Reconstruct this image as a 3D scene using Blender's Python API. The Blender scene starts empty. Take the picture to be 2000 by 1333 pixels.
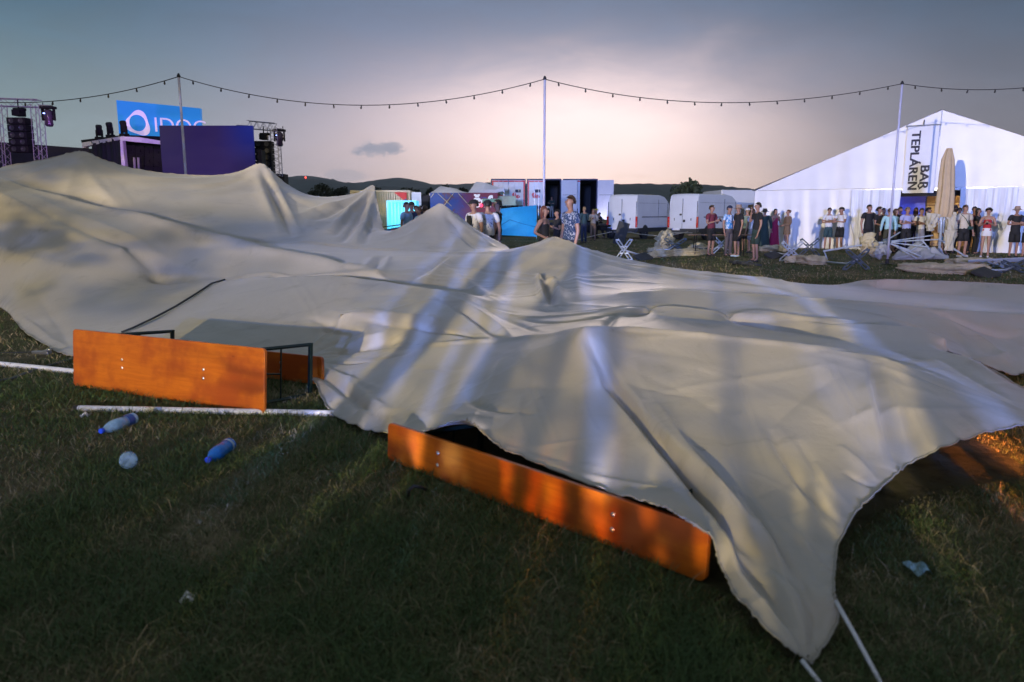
import bpy, bmesh, math, random
import numpy as np
from mathutils import Vector, Matrix, noise as mnoise
R = math.radians
SC = bpy.context.scene
COL = SC.collection
random.seed(11)
RNG = np.random.default_rng(7)

# ------------------------------------------------------------------ camera
F_PX = 1458.0                 # focal length in photo pixels (photo 2000 wide)
PITCH = R(9.68)
CAM_Z = 1.5
cam_d = bpy.data.cameras.new('camera')
cam = bpy.data.objects.new('camera', cam_d); COL.objects.link(cam)
cam.location = (0, 0, CAM_Z); cam.rotation_euler = (R(90) - PITCH, 0, 0)
cam_d.sensor_width = 36; cam_d.lens = 36 * F_PX / 2000
cam_d.clip_start = 0.05; cam_d.clip_end = 20000
cam_d.dof.use_dof = True; cam_d.dof.focus_distance = 14.0; cam_d.dof.aperture_fstop = 2.4
SC.camera = cam

# ------------------------------------------------------------------ exposure
SC.view_settings.view_transform = 'Standard'
SC.view_settings.look = 'None'
SC.view_settings.exposure = 0.0
SC.view_settings.gamma = 1.0
SC.view_settings.use_curve_mapping = False
SC.render.engine = 'CYCLES'
SC.cycles.use_denoising = True
SC.cycles.max_bounces = 6
SC.cycles.diffuse_bounces = 3
SC.cycles.transparent_max_bounces = 12
SC.cycles.sample_clamp_indirect = 4.0
SC.cycles.caustics_reflective = False
SC.cycles.caustics_refractive = False

# ------------------------------------------------------------------ node helpers
class NT:
    """small expression helper over a node tree"""
    def __init__(s, tree):
        s.t = tree; s.n = tree.nodes; s.l = tree.links
    def put(s, sock, v):
        if isinstance(v, bpy.types.NodeSocket): s.l.new(v, sock)
        elif v is not None: sock.default_value = v
    def m(s, op, a, b=None, c=None, clamp=False):
        n = s.n.new('ShaderNodeMath'); n.operation = op; n.use_clamp = clamp
        s.put(n.inputs[0], a)
        if b is not None: s.put(n.inputs[1], b)
        if c is not None: s.put(n.inputs[2], c)
        return n.outputs[0]
    def gauss(s, x, c, w):
        d = s.m('DIVIDE', s.m('SUBTRACT', x, c), w)
        return s.m('POWER', 2.71828, s.m('MULTIPLY', s.m('MULTIPLY', d, d), -1.0))
    def mix(s, f, a, b, mode='MIX'):
        n = s.n.new('ShaderNodeMix'); n.data_type = 'RGBA'; n.blend_type = mode
        s.put(n.inputs[0], f); s.put(n.inputs[6], a); s.put(n.inputs[7], b)
        return n.outputs[2]
    def noise(s, vec, scale, detail=4, rough=.55, dist=0.0):
        n = s.n.new('ShaderNodeTexNoise'); s.put(n.inputs['Vector'], vec)
        n.inputs['Scale'].default_value = scale; n.inputs['Detail'].default_value = detail
        n.inputs['Roughness'].default_value = rough; n.inputs['Distortion'].default_value = dist
        return n.outputs[0]
    def rng(s, x, a, b, c=0.0, d=1.0, smooth=True):
        n = s.n.new('ShaderNodeMapRange'); n.interpolation_type = 'SMOOTHSTEP' if smooth else 'LINEAR'
        s.put(n.inputs[0], x); s.put(n.inputs[1], a); s.put(n.inputs[2], b); s.put(n.inputs[3], c); s.put(n.inputs[4], d)
        return n.outputs[0]
    def mapping(s, vec, loc=(0, 0, 0), rot=(0, 0, 0), scale=(1, 1, 1)):
        n = s.n.new('ShaderNodeMapping'); s.put(n.inputs[0], vec)
        n.inputs[1].default_value = loc; n.inputs[2].default_value = rot; n.inputs[3].default_value = scale
        return n.outputs[0]
    def coord(s, which):
        return s.n.new('ShaderNodeTexCoord').outputs[which]
    def sep(s, vec):
        n = s.n.new('ShaderNodeSeparateXYZ'); s.put(n.inputs[0], vec); return n.outputs
    def comb(s, x, y, z):
        n = s.n.new('ShaderNodeCombineXYZ'); s.put(n.inputs[0], x); s.put(n.inputs[1], y); s.put(n.inputs[2], z)
        return n.outputs[0]

# ------------------------------------------------------------------ sky
SUN_EL, SUN_AZ = R(4), R(5)          # the light gap in the storm cloud, straight ahead and low
world = bpy.data.worlds.new('World'); SC.world = world; world.use_nodes = True
w = NT(world.node_tree); w.n.clear()
out = w.n.new('ShaderNodeOutputWorld'); bg = w.n.new('ShaderNodeBackground'); w.l.new(bg.outputs[0], out.inputs[0])
gen = w.coord('Generated')
gx, gy, gz = w.sep(gen)
az = w.m('MULTIPLY', w.m('ARCTAN2', gx, gy), 57.2958)
el = w.m('MULTIPLY', w.m('ARCSINE', gz), 57.2958)
nz1 = w.noise(w.mapping(gen, scale=(1, 1, 2.6)), 2.6, 5, .55, .4)
nz2 = w.noise(w.mapping(gen, scale=(1, 1, 3.5)), 7.0, 6, .6, .6)
wob = w.m('MULTIPLY', w.m('SUBTRACT', nz1, .5), 5.5)
az2 = w.m('ADD', az, w.m('MULTIPLY', wob, 1.3))
el2 = w.m('ADD', el, w.m('MULTIPLY', w.m('SUBTRACT', nz2, .5), 3.2))
el2 = w.m('ADD', el2, w.m('MULTIPLY', wob, .35))
# storm deck: darker overhead and to the right, paler towards the horizon
up = w.rng(el2, 0, 16)
deck = w.mix(up, (.36, .33, .41, 1), (.115, .155, .24, 1))
side = w.rng(az2, 6, 32)
deck = w.mix(side, deck, w.mix(up, (.185, .175, .205, 1), (.050, .086, .140, 1)))
left = w.rng(w.m('MULTIPLY', az2, -1.0), 8, 34)
deck = w.mix(left, deck, w.mix(up, (.27, .33, .335, 1), (.048, .105, .165, 1)))
over = w.rng(el, 14, 50)
deck = w.mix(over, deck, (.135, .16, .20, 1))
back = w.rng(w.m('ABSOLUTE', az), 60, 130)
deck = w.mix(back, deck, (.15, .165, .19, 1))
mott = w.rng(nz2, .3, .75, 0.91, 1.09)
deck = w.mix(1.0, deck, w.comb(mott, mott, mott), 'MULTIPLY')
# warm band over the hills and the bright gap above it
band = w.m('MULTIPLY', w.gauss(az2, 5.0, 14.0), w.gauss(el2, 1.0, 5.2))
col = w.mix(w.m('MULTIPLY', band, .92), deck, (.95, .69, .53, 1))
core = w.m('MULTIPLY', w.gauss(az2, 4.5, 9.8), w.gauss(el2, 5.2, 4.0))
col = w.mix(w.m('MINIMUM', w.m('MULTIPLY', core, 1.2), 1.0), col, (1.06, .84, .77, 1))
halo = w.m('MULTIPLY', w.gauss(az2, 3.5, 14.5), w.gauss(el2, 6.6, 4.6))
col = w.mix(w.m('MULTIPLY', halo, .42), col, (.82, .66, .75, 1))
# the one small dark cloud and the rags near the hills
cn = w.noise(w.mapping(gen, scale=(1, 1, 1.6)), 30, 5, .62)
ca = w.m('DIVIDE', w.m('ADD', az, 9.9), 2.05)
ce = w.m('DIVIDE', w.m('SUBTRACT', el, 4.72), .66)
cd = w.m('ADD', w.m('ADD', w.m('MULTIPLY', ca, ca), w.m('MULTIPLY', ce, ce)), w.m('MULTIPLY', w.m('SUBTRACT', cn, .5), 4.2))
cmask = w.rng(cd, .35, 1.25, .85, 0.0)
col = w.mix(cmask, col, (.22, .25, .34, 1))
ra = w.m('DIVIDE', w.m('ADD', az, 12.3), 1.5); re_ = w.m('DIVIDE', w.m('SUBTRACT', el, 2.75), .5)
rd = w.m('ADD', w.m('ADD', w.m('MULTIPLY', ra, ra), w.m('MULTIPLY', re_, re_)), w.m('MULTIPLY', w.m('SUBTRACT', cn, .5), 3.0))
col = w.mix(w.rng(rd, .3, 1.2, .45, 0.0), col, (.30, .31, .38, 1))
ra = w.m('DIVIDE', w.m('SUBTRACT', az, 9.0), 1.9); re_ = w.m('DIVIDE', w.m('SUBTRACT', el, 2.75), .25)
rd = w.m('ADD', w.m('ADD', w.m('MULTIPLY', ra, ra), w.m('MULTIPLY', re_, re_)), w.m('MULTIPLY', w.m('SUBTRACT', cn, .5), 3.0))
col = w.mix(w.rng(rd, .3, 1.2, .15, 0.0), col, (.60, .48, .45, 1))
sky = w.n.new('ShaderNodeTexSky'); sky.sky_type = 'NISHITA'; sky.sun_disc = False
sky.sun_elevation = SUN_EL; sky.sun_rotation = SUN_AZ
col = w.mix(.0015, col, sky.outputs[0], 'ADD')
w.l.new(col, bg.inputs[0]); bg.inputs[1].default_value = 1.42

sun_d = bpy.data.lights.new('sun', 'SUN'); sun = bpy.data.objects.new('sun', sun_d); COL.objects.link(sun)
sun_d.energy = 0.18; sun_d.angle = R(14); sun_d.color = (1.0, .80, .68)
sun.rotation_euler = (R(90) - R(6.5), 0, R(180) - SUN_AZ)   # shines from ahead, low, towards the camera

# ------------------------------------------------------------------ festival lamps behind the photographer
def spot(name, loc, aim, power, color, size_deg, radius=.12, blend=.25):
    d = bpy.data.lights.new(name, 'SPOT'); o = bpy.data.objects.new(name, d); COL.objects.link(o)
    d.energy = power; d.color = color; d.spot_size = R(size_deg); d.spot_blend = blend; d.shadow_soft_size = radius
    o.location = loc
    o.rotation_euler = (Vector(aim) - Vector(loc)).to_track_quat('-Z', 'Y').to_euler()
    return o
def gobo(o, stops, lo_v, hi_v, low, far_gain, far_v, wob=.0006, tilt=0.0, seed=.5, fine_v=-.1125, low_only=False):
    """break-up pattern in the lamp: vertical bars over the sideways angle, cut off towards the grass"""
    d = o.data; d.use_nodes = True; t = NT(d.node_tree); t.n.clear()
    lo_ = t.n.new('ShaderNodeOutputLight'); em = t.n.new('ShaderNodeEmission'); t.l.new(em.outputs[0], lo_.inputs[0])
    inc = t.n.new('ShaderNodeNewGeometry').outputs['Incoming']
    Mx = o.rotation_euler.to_matrix()
    def dot(v_):
        n = t.n.new('ShaderNodeVectorMath'); n.operation = 'DOT_PRODUCT'; t.l.new(inc, n.inputs[0]); n.inputs[1].default_value = v_
        return n.outputs['Value']
    x, y, z = dot(Mx.col[0]), dot(Mx.col[1]), dot(Mx.col[2])
    u = t.m('MULTIPLY', t.m('DIVIDE', x, z), -1.0); v = t.m('MULTIPLY', t.m('DIVIDE', y, z), -1.0)
    nz = t.noise(t.comb(t.m('MULTIPLY', u, 160.0), t.m('MULTIPLY', v, 300.0), .5), 1.0, 3, .5)
    u2 = t.m('ADD', u, t.m('MULTIPLY', t.m('SUBTRACT', nz, .5), wob * 4))
    u2 = t.m('ADD', u2, t.m('MULTIPLY', t.m('ADD', v, .11), tilt))
    pos = t.m('DIVIDE', t.m('ADD', u2, .058), .106)
    cr = t.n.new('ShaderNodeValToRGB'); cr.color_ramp.interpolation = 'LINEAR'
    e = cr.color_ramp.elements
    for k, (uu, vv) in enumerate(stops):
        p = min(max((uu + .058) / .106, 0), 1)
        el_ = e[k] if k < 2 else e.new(p)
        el_.position = p; el_.color = (vv, vv, vv, 1)
    t.l.new(pos, cr.inputs[0])
    brk = t.rng(t.noise(t.comb(t.m('MULTIPLY', u, 120.0), t.m('MULTIPLY', v, 460.0), seed * 5), 1.0, 2, .55, .6), .36, .56, .60, 1.1)
    pat = t.n.new('ShaderNodeRGBToBW'); t.l.new(cr.outputs[0], pat.inputs[0])
    far = t.m('MULTIPLY', t.rng(v, far_v[0], far_v[1]), t.rng(u, -.115, -.090))
    val = t.m('ADD', t.m('MULTIPLY', t.m('MULTIPLY', pat.outputs[0], t.m('SUBTRACT', 1.0, far)), t.m('ADD', t.m('MULTIPLY', brk, t.rng(u, -.075, -.060)), t.rng(u, -.075, -.060, 1.0, 0.0))), t.m('MULTIPLY', far, far_gain))
    val = t.m('MULTIPLY', val, t.rng(v, lo_v, hi_v, low, 1.0))
    fine = t.rng(t.noise(t.comb(t.m('MULTIPLY', u, 420.0), t.m('MULTIPLY', v, 90.0), seed), 1.0, 2, .5), .47, .57, .12, 2.3)
    near = t.m('MULTIPLY', t.rng(v, fine_v, fine_v + .004, 1.0, 0.0), t.rng(u, -.050, -.044))
    val = t.m('MULTIPLY', val, t.m('ADD', t.m('MULTIPLY', near, fine), t.m('SUBTRACT', 1.0, near)))
    soft = t.rng(t.noise(t.comb(t.m('MULTIPLY', u, 42.0), t.m('MULTIPLY', v, 120.0), seed * 3), 1.0, 2, .5), .38, .62, .12, .85)
    lf = t.m('MULTIPLY', t.rng(u, -.104, -.090, 1.0, 0.0), t.rng(v, -.0965, -.0915))
    val = t.m('MULTIPLY', val, t.m('ADD', t.m('MULTIPLY', lf, soft), t.m('SUBTRACT', 1.0, lf)))
    if low_only: val = t.m('MULTIPLY', val, t.rng(v, -.1020, -.0965, 1.0, .04))
    t.l.new(val, em.inputs[1])
    em.inputs[0].default_value = (1, 1, 1, 1)
def bars(base_left, segs, edge=.0005):
    """segs: (from, to, value) -> ramp stops with narrow soft edges"""
    st = []
    for i, (a, b, v) in enumerate(segs):
        st += [(a + edge, v), (b - edge, v)]
    st = st[:-1] + [(.08, segs[-1][2])]
    return st[:32]
warm = spot('lamp_warm', (-13, -52, 6.0), (2, 8, 6.0), 150000, (1.0, .77, .34), 70, .03, .1)
gobo(warm, bars(.9, [(-.0576, -.0476, .8), (-.0470, -.0454, 1.2), (-.0452, -.0383, .05), (-.0380, -.0268, 1.25), (-.0265, -.0205, .08), (-.0201, -.0163, .5), (-.0160, -.0140, .2),
     (-.0138, -.0111, .6), (-.0108, -.0081, .2), (-.0077, .0022, 1.0), (.0025, .0045, .5), (.0048, .0167, .95), (.0169, .0179, .45), (.0182, .0211, 1.0), (.0213, .045, .15)]), -.1068, -.1003, .07, 0.0, (-.073, -.0665), fine_v=-.1025)
blue = spot('lamp_blue', (-4, -54, 6.2), (2, 8, 6.2), 150000, (.18, .31, 1.0), 70, .03, .1)
gobo(blue, bars(.5, [(-.0576, -.0550, .5), (-.0538, -.0521, 1.7), (-.0517, -.0464, .1), (-.0461, -.0438, 1.8), (-.0434, -.0392, .1), (-.0388, -.0371, 1.5), (-.0368, -.0347, .1),
     (-.0344, -.0326, 1.7), (-.0324, -.0204, .12), (-.0201, -.0182, 1.7), (-.0179, .0015, .32), (.0018, .0078, .75), (.0081, .0160, .25), (.0172, .0192, 1.7), (.0196, .045, .3)]), -.1095, -.1030, .07, 0.0, (-.075, -.068), seed=3.5, fine_v=-.105)
amber = spot('lamp_amber', (-11.5, -52.5, 6.0), (2, 8, 6.0), 230000, (1.0, .30, .05), 70, .03, .1)
gobo(amber, bars(0, [(-.0576, -.0223, 0), (-.0216, -.0179, .22), (-.0176, -.0156, 0), (-.0154, -.0126, .3), (-.0124, -.0096, 0), (-.0095, -.0083, .35), (-.0079, .0215, 0), (.022, .0245, .6), (.0257, .0293, .9), (.0303, .045, 3.0)]), -.1078, -.1035, .0, .0, (-.073, -.0665), seed=6.5, fine_v=-.1015, low_only=True)

def far_flood(o, v0, v1, u0, u1):
    """flood light shuttered to the far side of the field"""
    d = o.data; d.use_nodes = True; t = NT(d.node_tree); t.n.clear()
    lo_ = t.n.new('ShaderNodeOutputLight'); em = t.n.new('ShaderNodeEmission'); t.l.new(em.outputs[0], lo_.inputs[0])
    inc = t.n.new('ShaderNodeNewGeometry').outputs['Incoming']; Mx = o.rotation_euler.to_matrix()
    def dot(v_):
        n = t.n.new('ShaderNodeVectorMath'); n.operation = 'DOT_PRODUCT'; t.l.new(inc, n.inputs[0]); n.inputs[1].default_value = v_
        return n.outputs['Value']
    x, y, z = dot(Mx.col[0]), dot(Mx.col[1]), dot(Mx.col[2])
    u = t.m('MULTIPLY', t.m('DIVIDE', x, z), -1.0); v = t.m('MULTIPLY', t.m('DIVIDE', y, z), -1.0)
    t.l.new(t.m('MULTIPLY', t.rng(v, v0, v1), t.rng(u, u0, u1)), em.inputs[1])
far_flood(spot('flood_warm', (-34, -44, 6.0), (2, 8, 6.0), 190000, (1.0, .83, .62), 70, .15, .1), -.0720, -.0660, -.20, -.185)
far_flood(spot('flood_blue', (-10, -54, 7.0), (2, 8, 7.0), 260000, (.22, .34, 1.0), 70, 2.5, .1), -.0860, -.0780, -.125, -.10)


# ------------------------------------------------------------------ photo pixel -> world
CP, SP = math.cos(PITCH), math.sin(PITCH)
def ray(px, py):
    u = (px - 1000) / F_PX; v = (py - 666.5) / F_PX
    return (u, CP - v * SP, -SP - v * CP)
def Pz(px, py, z=0.0):
    d = ray(px, py); t = (z - CAM_Z) / d[2]
    return Vector((d[0] * t, d[1] * t, z))
def PY(px, py, Y):
    d = ray(px, py); t = Y / d[1]
    return Vector((d[0] * t, Y, CAM_Z + d[2] * t))
def proj(p):
    x, y, z = p[0], p[1], p[2] - CAM_Z
    dep = y * CP - z * SP; up_ = y * SP + z * CP
    return (1000 + F_PX * x / dep, 666.5 - F_PX * up_ / dep)

# ------------------------------------------------------------------ object helpers
MATS = {}
def mat(name, color, rough=.6, metal=0.0, var=.12, scale=6.0, bump=0.0, bscale=40.0, emit=None, estr=0.0, spec=None, alpha=None, trans=0.0):
    if name in MATS: return MATS[name]
    m = bpy.data.materials.new(name); m.use_nodes = True
    t = NT(m.node_tree); b = m.node_tree.nodes['Principled BSDF']
    c = tuple(color) + (1,) if len(color) == 3 else tuple(color)
    oc = t.coord('Object')
    nz = t.noise(oc, scale, 4, .6)
    k = t.rng(nz, .25, .75, 1 - var, 1 + var, False)
    t.l.new(t.mix(1.0, c, t.comb(k, k, k), 'MULTIPLY'), b.inputs['Base Color'])
    b.inputs['Roughness'].default_value = rough; b.inputs['Metallic'].default_value = metal
    if spec is not None: b.inputs['Specular IOR Level'].default_value = spec
    if trans: b.inputs['Transmission Weight'].default_value = trans
    if bump:
        bn = m.node_tree.nodes.new('ShaderNodeBump'); bn.inputs['Strength'].default_value = bump; bn.inputs['Distance'].default_value = .01
        t.l.new(t.noise(oc, bscale, 3, .6), bn.inputs['Height']); t.l.new(bn.outputs[0], b.inputs['Normal'])
    if emit:
        b.inputs['Emission Color'].default_value = tuple(emit) + (1,); b.inputs['Emission Strength'].default_value = estr
    MATS[name] = m
    return m

def tag(o, label=None, cat=None, group=None, kind=None):
    if label: o['label'] = label
    if cat: o['category'] = cat
    if group: o['group'] = group
    if kind: o['kind'] = kind
    return o
def thing(name, loc, label, cat, group=None, rz=0.0):
    o = bpy.data.objects.new(name, None); COL.objects.link(o)
    o.location = loc; o.rotation_euler = (0, 0, rz); o.empty_display_size = .2
    return tag(o, label, cat, group)
def link(name, me, m, parent=None, smooth=False):
    o = bpy.data.objects.new(name, me); COL.objects.link(o)
    for mm in (m if isinstance(m, (list, tuple)) else [m]):
        me.materials.append(mm)
    if smooth: me.polygons.foreach_set('use_smooth', [True] * len(me.polygons))
    if parent: o.parent = parent
    return o
class MB:
    """mesh builder"""
    def __init__(s): s.b = bmesh.new()
    def box(s, c, d, rot=None, taper=1.0):
        c = Vector(c); hx, hy, hz = d[0] / 2, d[1] / 2, d[2] / 2
        M = rot if rot is not None else Matrix.Identity(3)
        vs = []
        for z in (-1, 1):
            k = taper if z > 0 else 1
            for x, y in ((-1, -1), (1, -1), (1, 1), (-1, 1)):
                vs.append(s.b.verts.new(c + M @ Vector((x * hx * k, y * hy * k, z * hz))))
        for f in ((3, 2, 1, 0), (4, 5, 6, 7), (0, 1, 5, 4), (1, 2, 6, 5), (2, 3, 7, 6), (3, 0, 4, 7)):
            s.b.faces.new([vs[i] for i in f])
        return s
    def tube(s, pts, r, n=8, cap=True, flat=1.0):
        pts = [Vector(p) for p in pts]; rr = r if isinstance(r, (list, tuple)) else [r] * len(pts)
        prev = None; rings = []
        for i, p in enumerate(pts):
            a = pts[max(i - 1, 0)]; b = pts[min(i + 1, len(pts) - 1)]
            t = (b - a).normalized() if (b - a).length > 1e-9 else Vector((0, 0, 1))
            if prev is None:
                ref = Vector((0, 0, 1)) if abs(t.z) < .9 else Vector((0, 1, 0))
                x = t.cross(ref).normalized()
            else:
                x = prev - t * prev.dot(t)
                x = x.normalized() if x.length > 1e-6 else t.orthogonal().normalized()
            prev = x; y = t.cross(x)
            rings.append([s.b.verts.new(p + (x * math.cos(k * 2 * math.pi / n) + y * math.sin(k * 2 * math.pi / n) * flat) * rr[i]) for k in range(n)])
        for A, B in zip(rings, rings[1:]):
            for k in range(n): s.b.faces.new((A[k], A[(k + 1) % n], B[(k + 1) % n], B[k]))
        if cap:
            s.b.faces.new(list(reversed(rings[0]))); s.b.faces.new(rings[-1])
        return s
    def lathe(s, prof, n=16, c=(0, 0, 0), axis=None, cap=True):
        """prof: (radius, height) pairs along axis"""
        M = Matrix.Identity(3) if axis is None else Vector((0, 0, 1)).rotation_difference(Vector(axis)).to_matrix()
        c = Vector(c); rings = []
        for r, h in prof:
            rings.append([s.b.verts.new(c + M @ Vector((r * math.cos(2 * math.pi * k / n), r * math.sin(2 * math.pi * k / n), h))) for k in range(n)])
        for A, B in zip(rings, rings[1:]):
            for k in range(n): s.b.faces.new((A[k], A[(k + 1) % n], B[(k + 1) % n], B[k]))
        if cap:
            s.b.faces.new(list(reversed(rings[0]))); s.b.faces.new(rings[-1])
        return s
    def poly(s, pts, thick=None):
        """a flat polygon, extruded by the vector thick"""
        vs = [s.b.verts.new(Vector(p)) for p in pts]; f = s.b.faces.new(vs)
        if thick is not None:
            g = bmesh.ops.extrude_face_region(s.b, geom=[f])
            bmesh.ops.translate(s.b, verts=[v for v in g['geom'] if isinstance(v, bmesh.types.BMVert)], vec=Vector(thick))
        return s
    def grid(s, fn, nu, nv):
        vs = [[s.b.verts.new(Vector(fn(i / nu, j / nv))) for j in range(nv + 1)] for i in range(nu + 1)]
        for i in range(nu):
            for j in range(nv): s.b.faces.new((vs[i][j], vs[i + 1][j], vs[i + 1][j + 1], vs[i][j + 1]))
        return s
    def bevel(s, w_, seg=2, ang=30):
        s.b.normal_update()
        ed = [e for e in s.b.edges if len(e.link_faces) == 2 and e.calc_face_angle(0) > R(ang)]
        bmesh.ops.bevel(s.b, geom=ed, offset=w_, segments=seg, profile=.5, affect='EDGES', clamp_overlap=True)
        return s
    def build(s, name, m, parent=None, smooth=False, label=None):
        bmesh.ops.recalc_face_normals(s.b, faces=s.b.faces)
        me = bpy.data.meshes.new(name); s.b.to_mesh(me); s.b.free()
        o = link(name, me, m, parent, smooth)
        if label: o['label'] = label
        return o
def dup(root, loc=None, rz=None, label=None):
    """copy of a thing with its parts and sub-parts"""
    r = root.copy(); COL.objects.link(r)
    if loc is not None: r.location = loc
    if rz is not None: r.rotation_euler = (0, 0, rz)
    if label: r['label'] = label
    for ch in root.children:
        c = ch.copy(); COL.objects.link(c); c.parent = r
        for g in ch.children:
            d = g.copy(); COL.objects.link(d); d.parent = c
    return r
def text_mesh(body, size, bold=.0, depth=.002, align='CENTER'):
    cu = bpy.data.curves.new('text', 'FONT'); cu.body = body; cu.size = size; cu.offset = bold; cu.extrude = depth
    cu.align_x = align; cu.align_y = 'CENTER'
    o = bpy.data.objects.new('text', cu); COL.objects.link(o)
    me = bpy.data.meshes.new_from_object(o.evaluated_get(bpy.context.evaluated_depsgraph_get()))
    bpy.data.objects.remove(o); bpy.data.curves.remove(cu)
    return me
# ================================================================== collapsed stretch tent
# Membrane over poles, tables and benches: heights fixed along hems and ridges, the fabric between solved as a stretched skin.
N_T, N_R = 680, 925
TH0, TH1 = R(-50), R(52)
DG = (TH1 - TH0) / (N_T - 1)
LR0 = math.log(2.2)
def to_ij(x, y):
    return (np.arctan2(x, y) - TH0) / DG, (0.5 * np.log(x * x + y * y) - LR0) / DG
def cpt(c):
    if c[0] == 'w': return Vector(c[1:4])
    if c[0] == 'Y': return PY(c[1], c[2], c[3])
    return Pz(*c)
HEM = [  # walked round the tent, (photo x, photo y, height) or ('Y', x, y, distance) or ('w', x, y, z)
 (1586,1296,.03),(1583,1298,.03),(1583,1298,.03),(1580,1296,.03),(1565,1288,.05),(1520,1255,.08),(1470,1205,.10),(1430,1160,.10),(1420,1130,.12),(1408,1112,.14),(1400,1085,.19),(1393,1052,.24),(1365,1034,.28),
 (1335,1016,.30),(1312,1000,.30),(1290,992,.29),(1262,982,.27),(1180,962,.22),(1050,908,.22),(982,880,.24),(956,862,.28),(936,838,.35),(918,826,.38),(900,823,.39),
 (878,829,.36),(832,845,.25),(790,848,.16),(745,848,.04),(690,835,.03),(640,805,.03),(620,760,.05),(598,708,.10),
 (540,715,.05),(450,735,.03),(300,715,.03),(140,697,.03),(110,690,.03),(70,662,.03),(45,650,.03),(20,614,.03),(0,600,.03),
 ('w',-9.3,12.6,.04),('w',-11.0,13.4,.05),('w',-12.6,14.6,.9),('w',-11.8,15.2,1.6),
 ('Y',0,326,14.6),('Y',60,318,14.8),('Y',110,307,15.0),('Y',142,298,15.2),('Y',155,296,15.2),('Y',170,298,15.2),('Y',200,313,15.3),('Y',250,329,15.5),
 ('Y',330,341,15.7),('Y',420,345,15.9),('Y',470,337,16.1),('Y',496,323,16.2),('Y',508,320,16.2),('Y',520,324,16.2),('Y',540,345,16.2),('Y',570,368,16.2),
 ('Y',610,387,16.2),('Y',650,391,16.3),('Y',690,382,16.3),('Y',715,370,16.3),('Y',730,359,16.3),('Y',737,390,15.6),('Y',743,425,14.8),('Y',751,461,14.2),
 ('Y',790,441,14.4),('Y',825,420,14.5),('Y',848,404,14.5),('Y',860,397,14.5),('Y',873,406,14.5),('Y',900,428,14.5),('Y',940,456,14.5),('Y',1002,488,14.5),
 ('w',.05,13.0,.72),('Y',1055,472,11.6),('Y',1078,463,10.8),('Y',1100,468,10.8),('Y',1150,489,10.9),('Y',1200,503,11.0),('Y',1300,524,11.2),
 ('Y',1420,537,11.2),('Y',1520,545,11.2),('Y',1558,561,11.6),('Y',1592,568,11.8),('Y',1622,562,11.6),('Y',1700,545,10.9),('Y',1850,551,10.6),('Y',2000,558,10.3),
 ('w',8.4,9.9,.42),('w',8.8,8.2,.1),(2080,705,.05),(2030,716,.06),(1990,738,.08),(1955,728,.14),('w',3.75,6.3,.34),('w',3.3,5.62,.44),
 (1905,705,.47),(1950,732,.44),(2000,764,.40),(2080,808,.36),(2098,826,.36),(2060,830,.37),(2000,832,.36),(1920,848,.33),(1850,872,.30),(1770,912,.26),(1740,937,.24),
 (1700,976,.22),(1672,1002,.2),(1642,1050,.14),(1632,1095,.12),(1628,1140,.13),(1628,1165,.14),(1630,1170,.14),(1630,1172,.14),(1640,1222,.06),(1600,1280,.03)]
RIDGES = [
 # near ridge over the fallen table, with its peak
 [(660,697,.10),(760,683,.22),(850,672,.36),(1000,662,.52),(1085,652,.64),(1140,640,.76),(1200,641,.74),(1300,646,.73),(1500,670,.69),(1640,686,.66),(1725,697,.64),(1860,748,.50),(2000,802,.41),(2090,828,.36)],
 # second ridge: upright table on the left, saddle, long ridge to the right wing
 [(300,556,.42),(430,549,.54),(540,541,.68),(650,536,.76),(760,550,.72),(905,572,.66),(980,596,.56),(1070,612,.50),(1200,604,.57),(1310,597,.64),(1500,614,.60),(1650,630,.57),(1800,641,.55),(1850,660,.52),(1905,705,.47)],
 # table edge below the second ridge
 [(660,608,.49),(760,613,.50),(850,618,.52)],
 # third ridge
 [(1210,572,.66),(1310,566,.70),(1420,574,.66),(1560,584,.60),(1700,594,.56),(1830,606,.52),(1960,612,.46),(2080,618,.42)],
 # left ridge running down from the standing corner
 [('Y',-160,300,14.2),('Y',0,346,14.0),('Y',60,368,13.9),('Y',200,406,13.4),('Y',400,456,12.2),('Y',520,492,11.2),('Y',620,508,10.4),('Y',700,521,9.9),('Y',737,524,9.7)],
 # low lit ridge in the middle
 [('Y',500,474,12.6),('Y',560,477,12.5),('Y',605,467,12.8),('Y',640,481,12.5),('Y',720,489,12.4),('Y',840,491,12.4),('Y',1000,492,12.6)],
 # foot of the middle hump
 [('Y',862,522,10.4),('Y',955,532,9.9),('Y',1055,543,9.5)],
 [('Y',1078,463,10.8),('Y',1066,500,10.3)],
]
VALLEYS = [
 [(640,652,.24),(720,655,.31),(860,652,.40),(950,662,.46)],
 [(1228,622,.52),(1300,620,.50),(1500,645,.47),(1700,675,.45),(1800,704,.43)],
 [(1700,566,.40),(1850,576,.39),(2000,590,.38)],
 [('Y',-90,340,13.6),('Y',0,376,13.3),('Y',100,420,12.8),('Y',240,482,11.8)],
 [('Y',540,572,10.0),('Y',650,570,9.55),('Y',760,585,9.05),('Y',890,604,8.4)],
 [(700,800,.12),(800,800,.2),(900,810,.32)],
 [(1000,760,.38),(1100,760,.42)],
 [(1180,760,.42),(1280,890,.30),(1400,1000,.24),(1500,1100,.16)],
 [(1700,760,.52),(1720,840,.38),(1735,890,.30)],
]
def rasterise(lines, target, weight, closed=False):
    for pl in lines:
        P = [cpt(c) for c in pl]
        if closed: P.append(P[0])
        for a, b in zip(P, P[1:]):
            n = max(2, int((b - a).length / max(.004, .5 * DG * min(a.xy.length, b.xy.length))))
            for k in range(n + 1):
                p = a.lerp(b, k / n); i, j = to_ij(p.x, p.y); i = int(round(i)); j = int(round(j))
                if 0 <= i < N_T and 0 <= j < N_R:
                    target[i, j] += p.z; weight[i, j] += 1
hemP = [cpt(c) for c in HEM]
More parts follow.
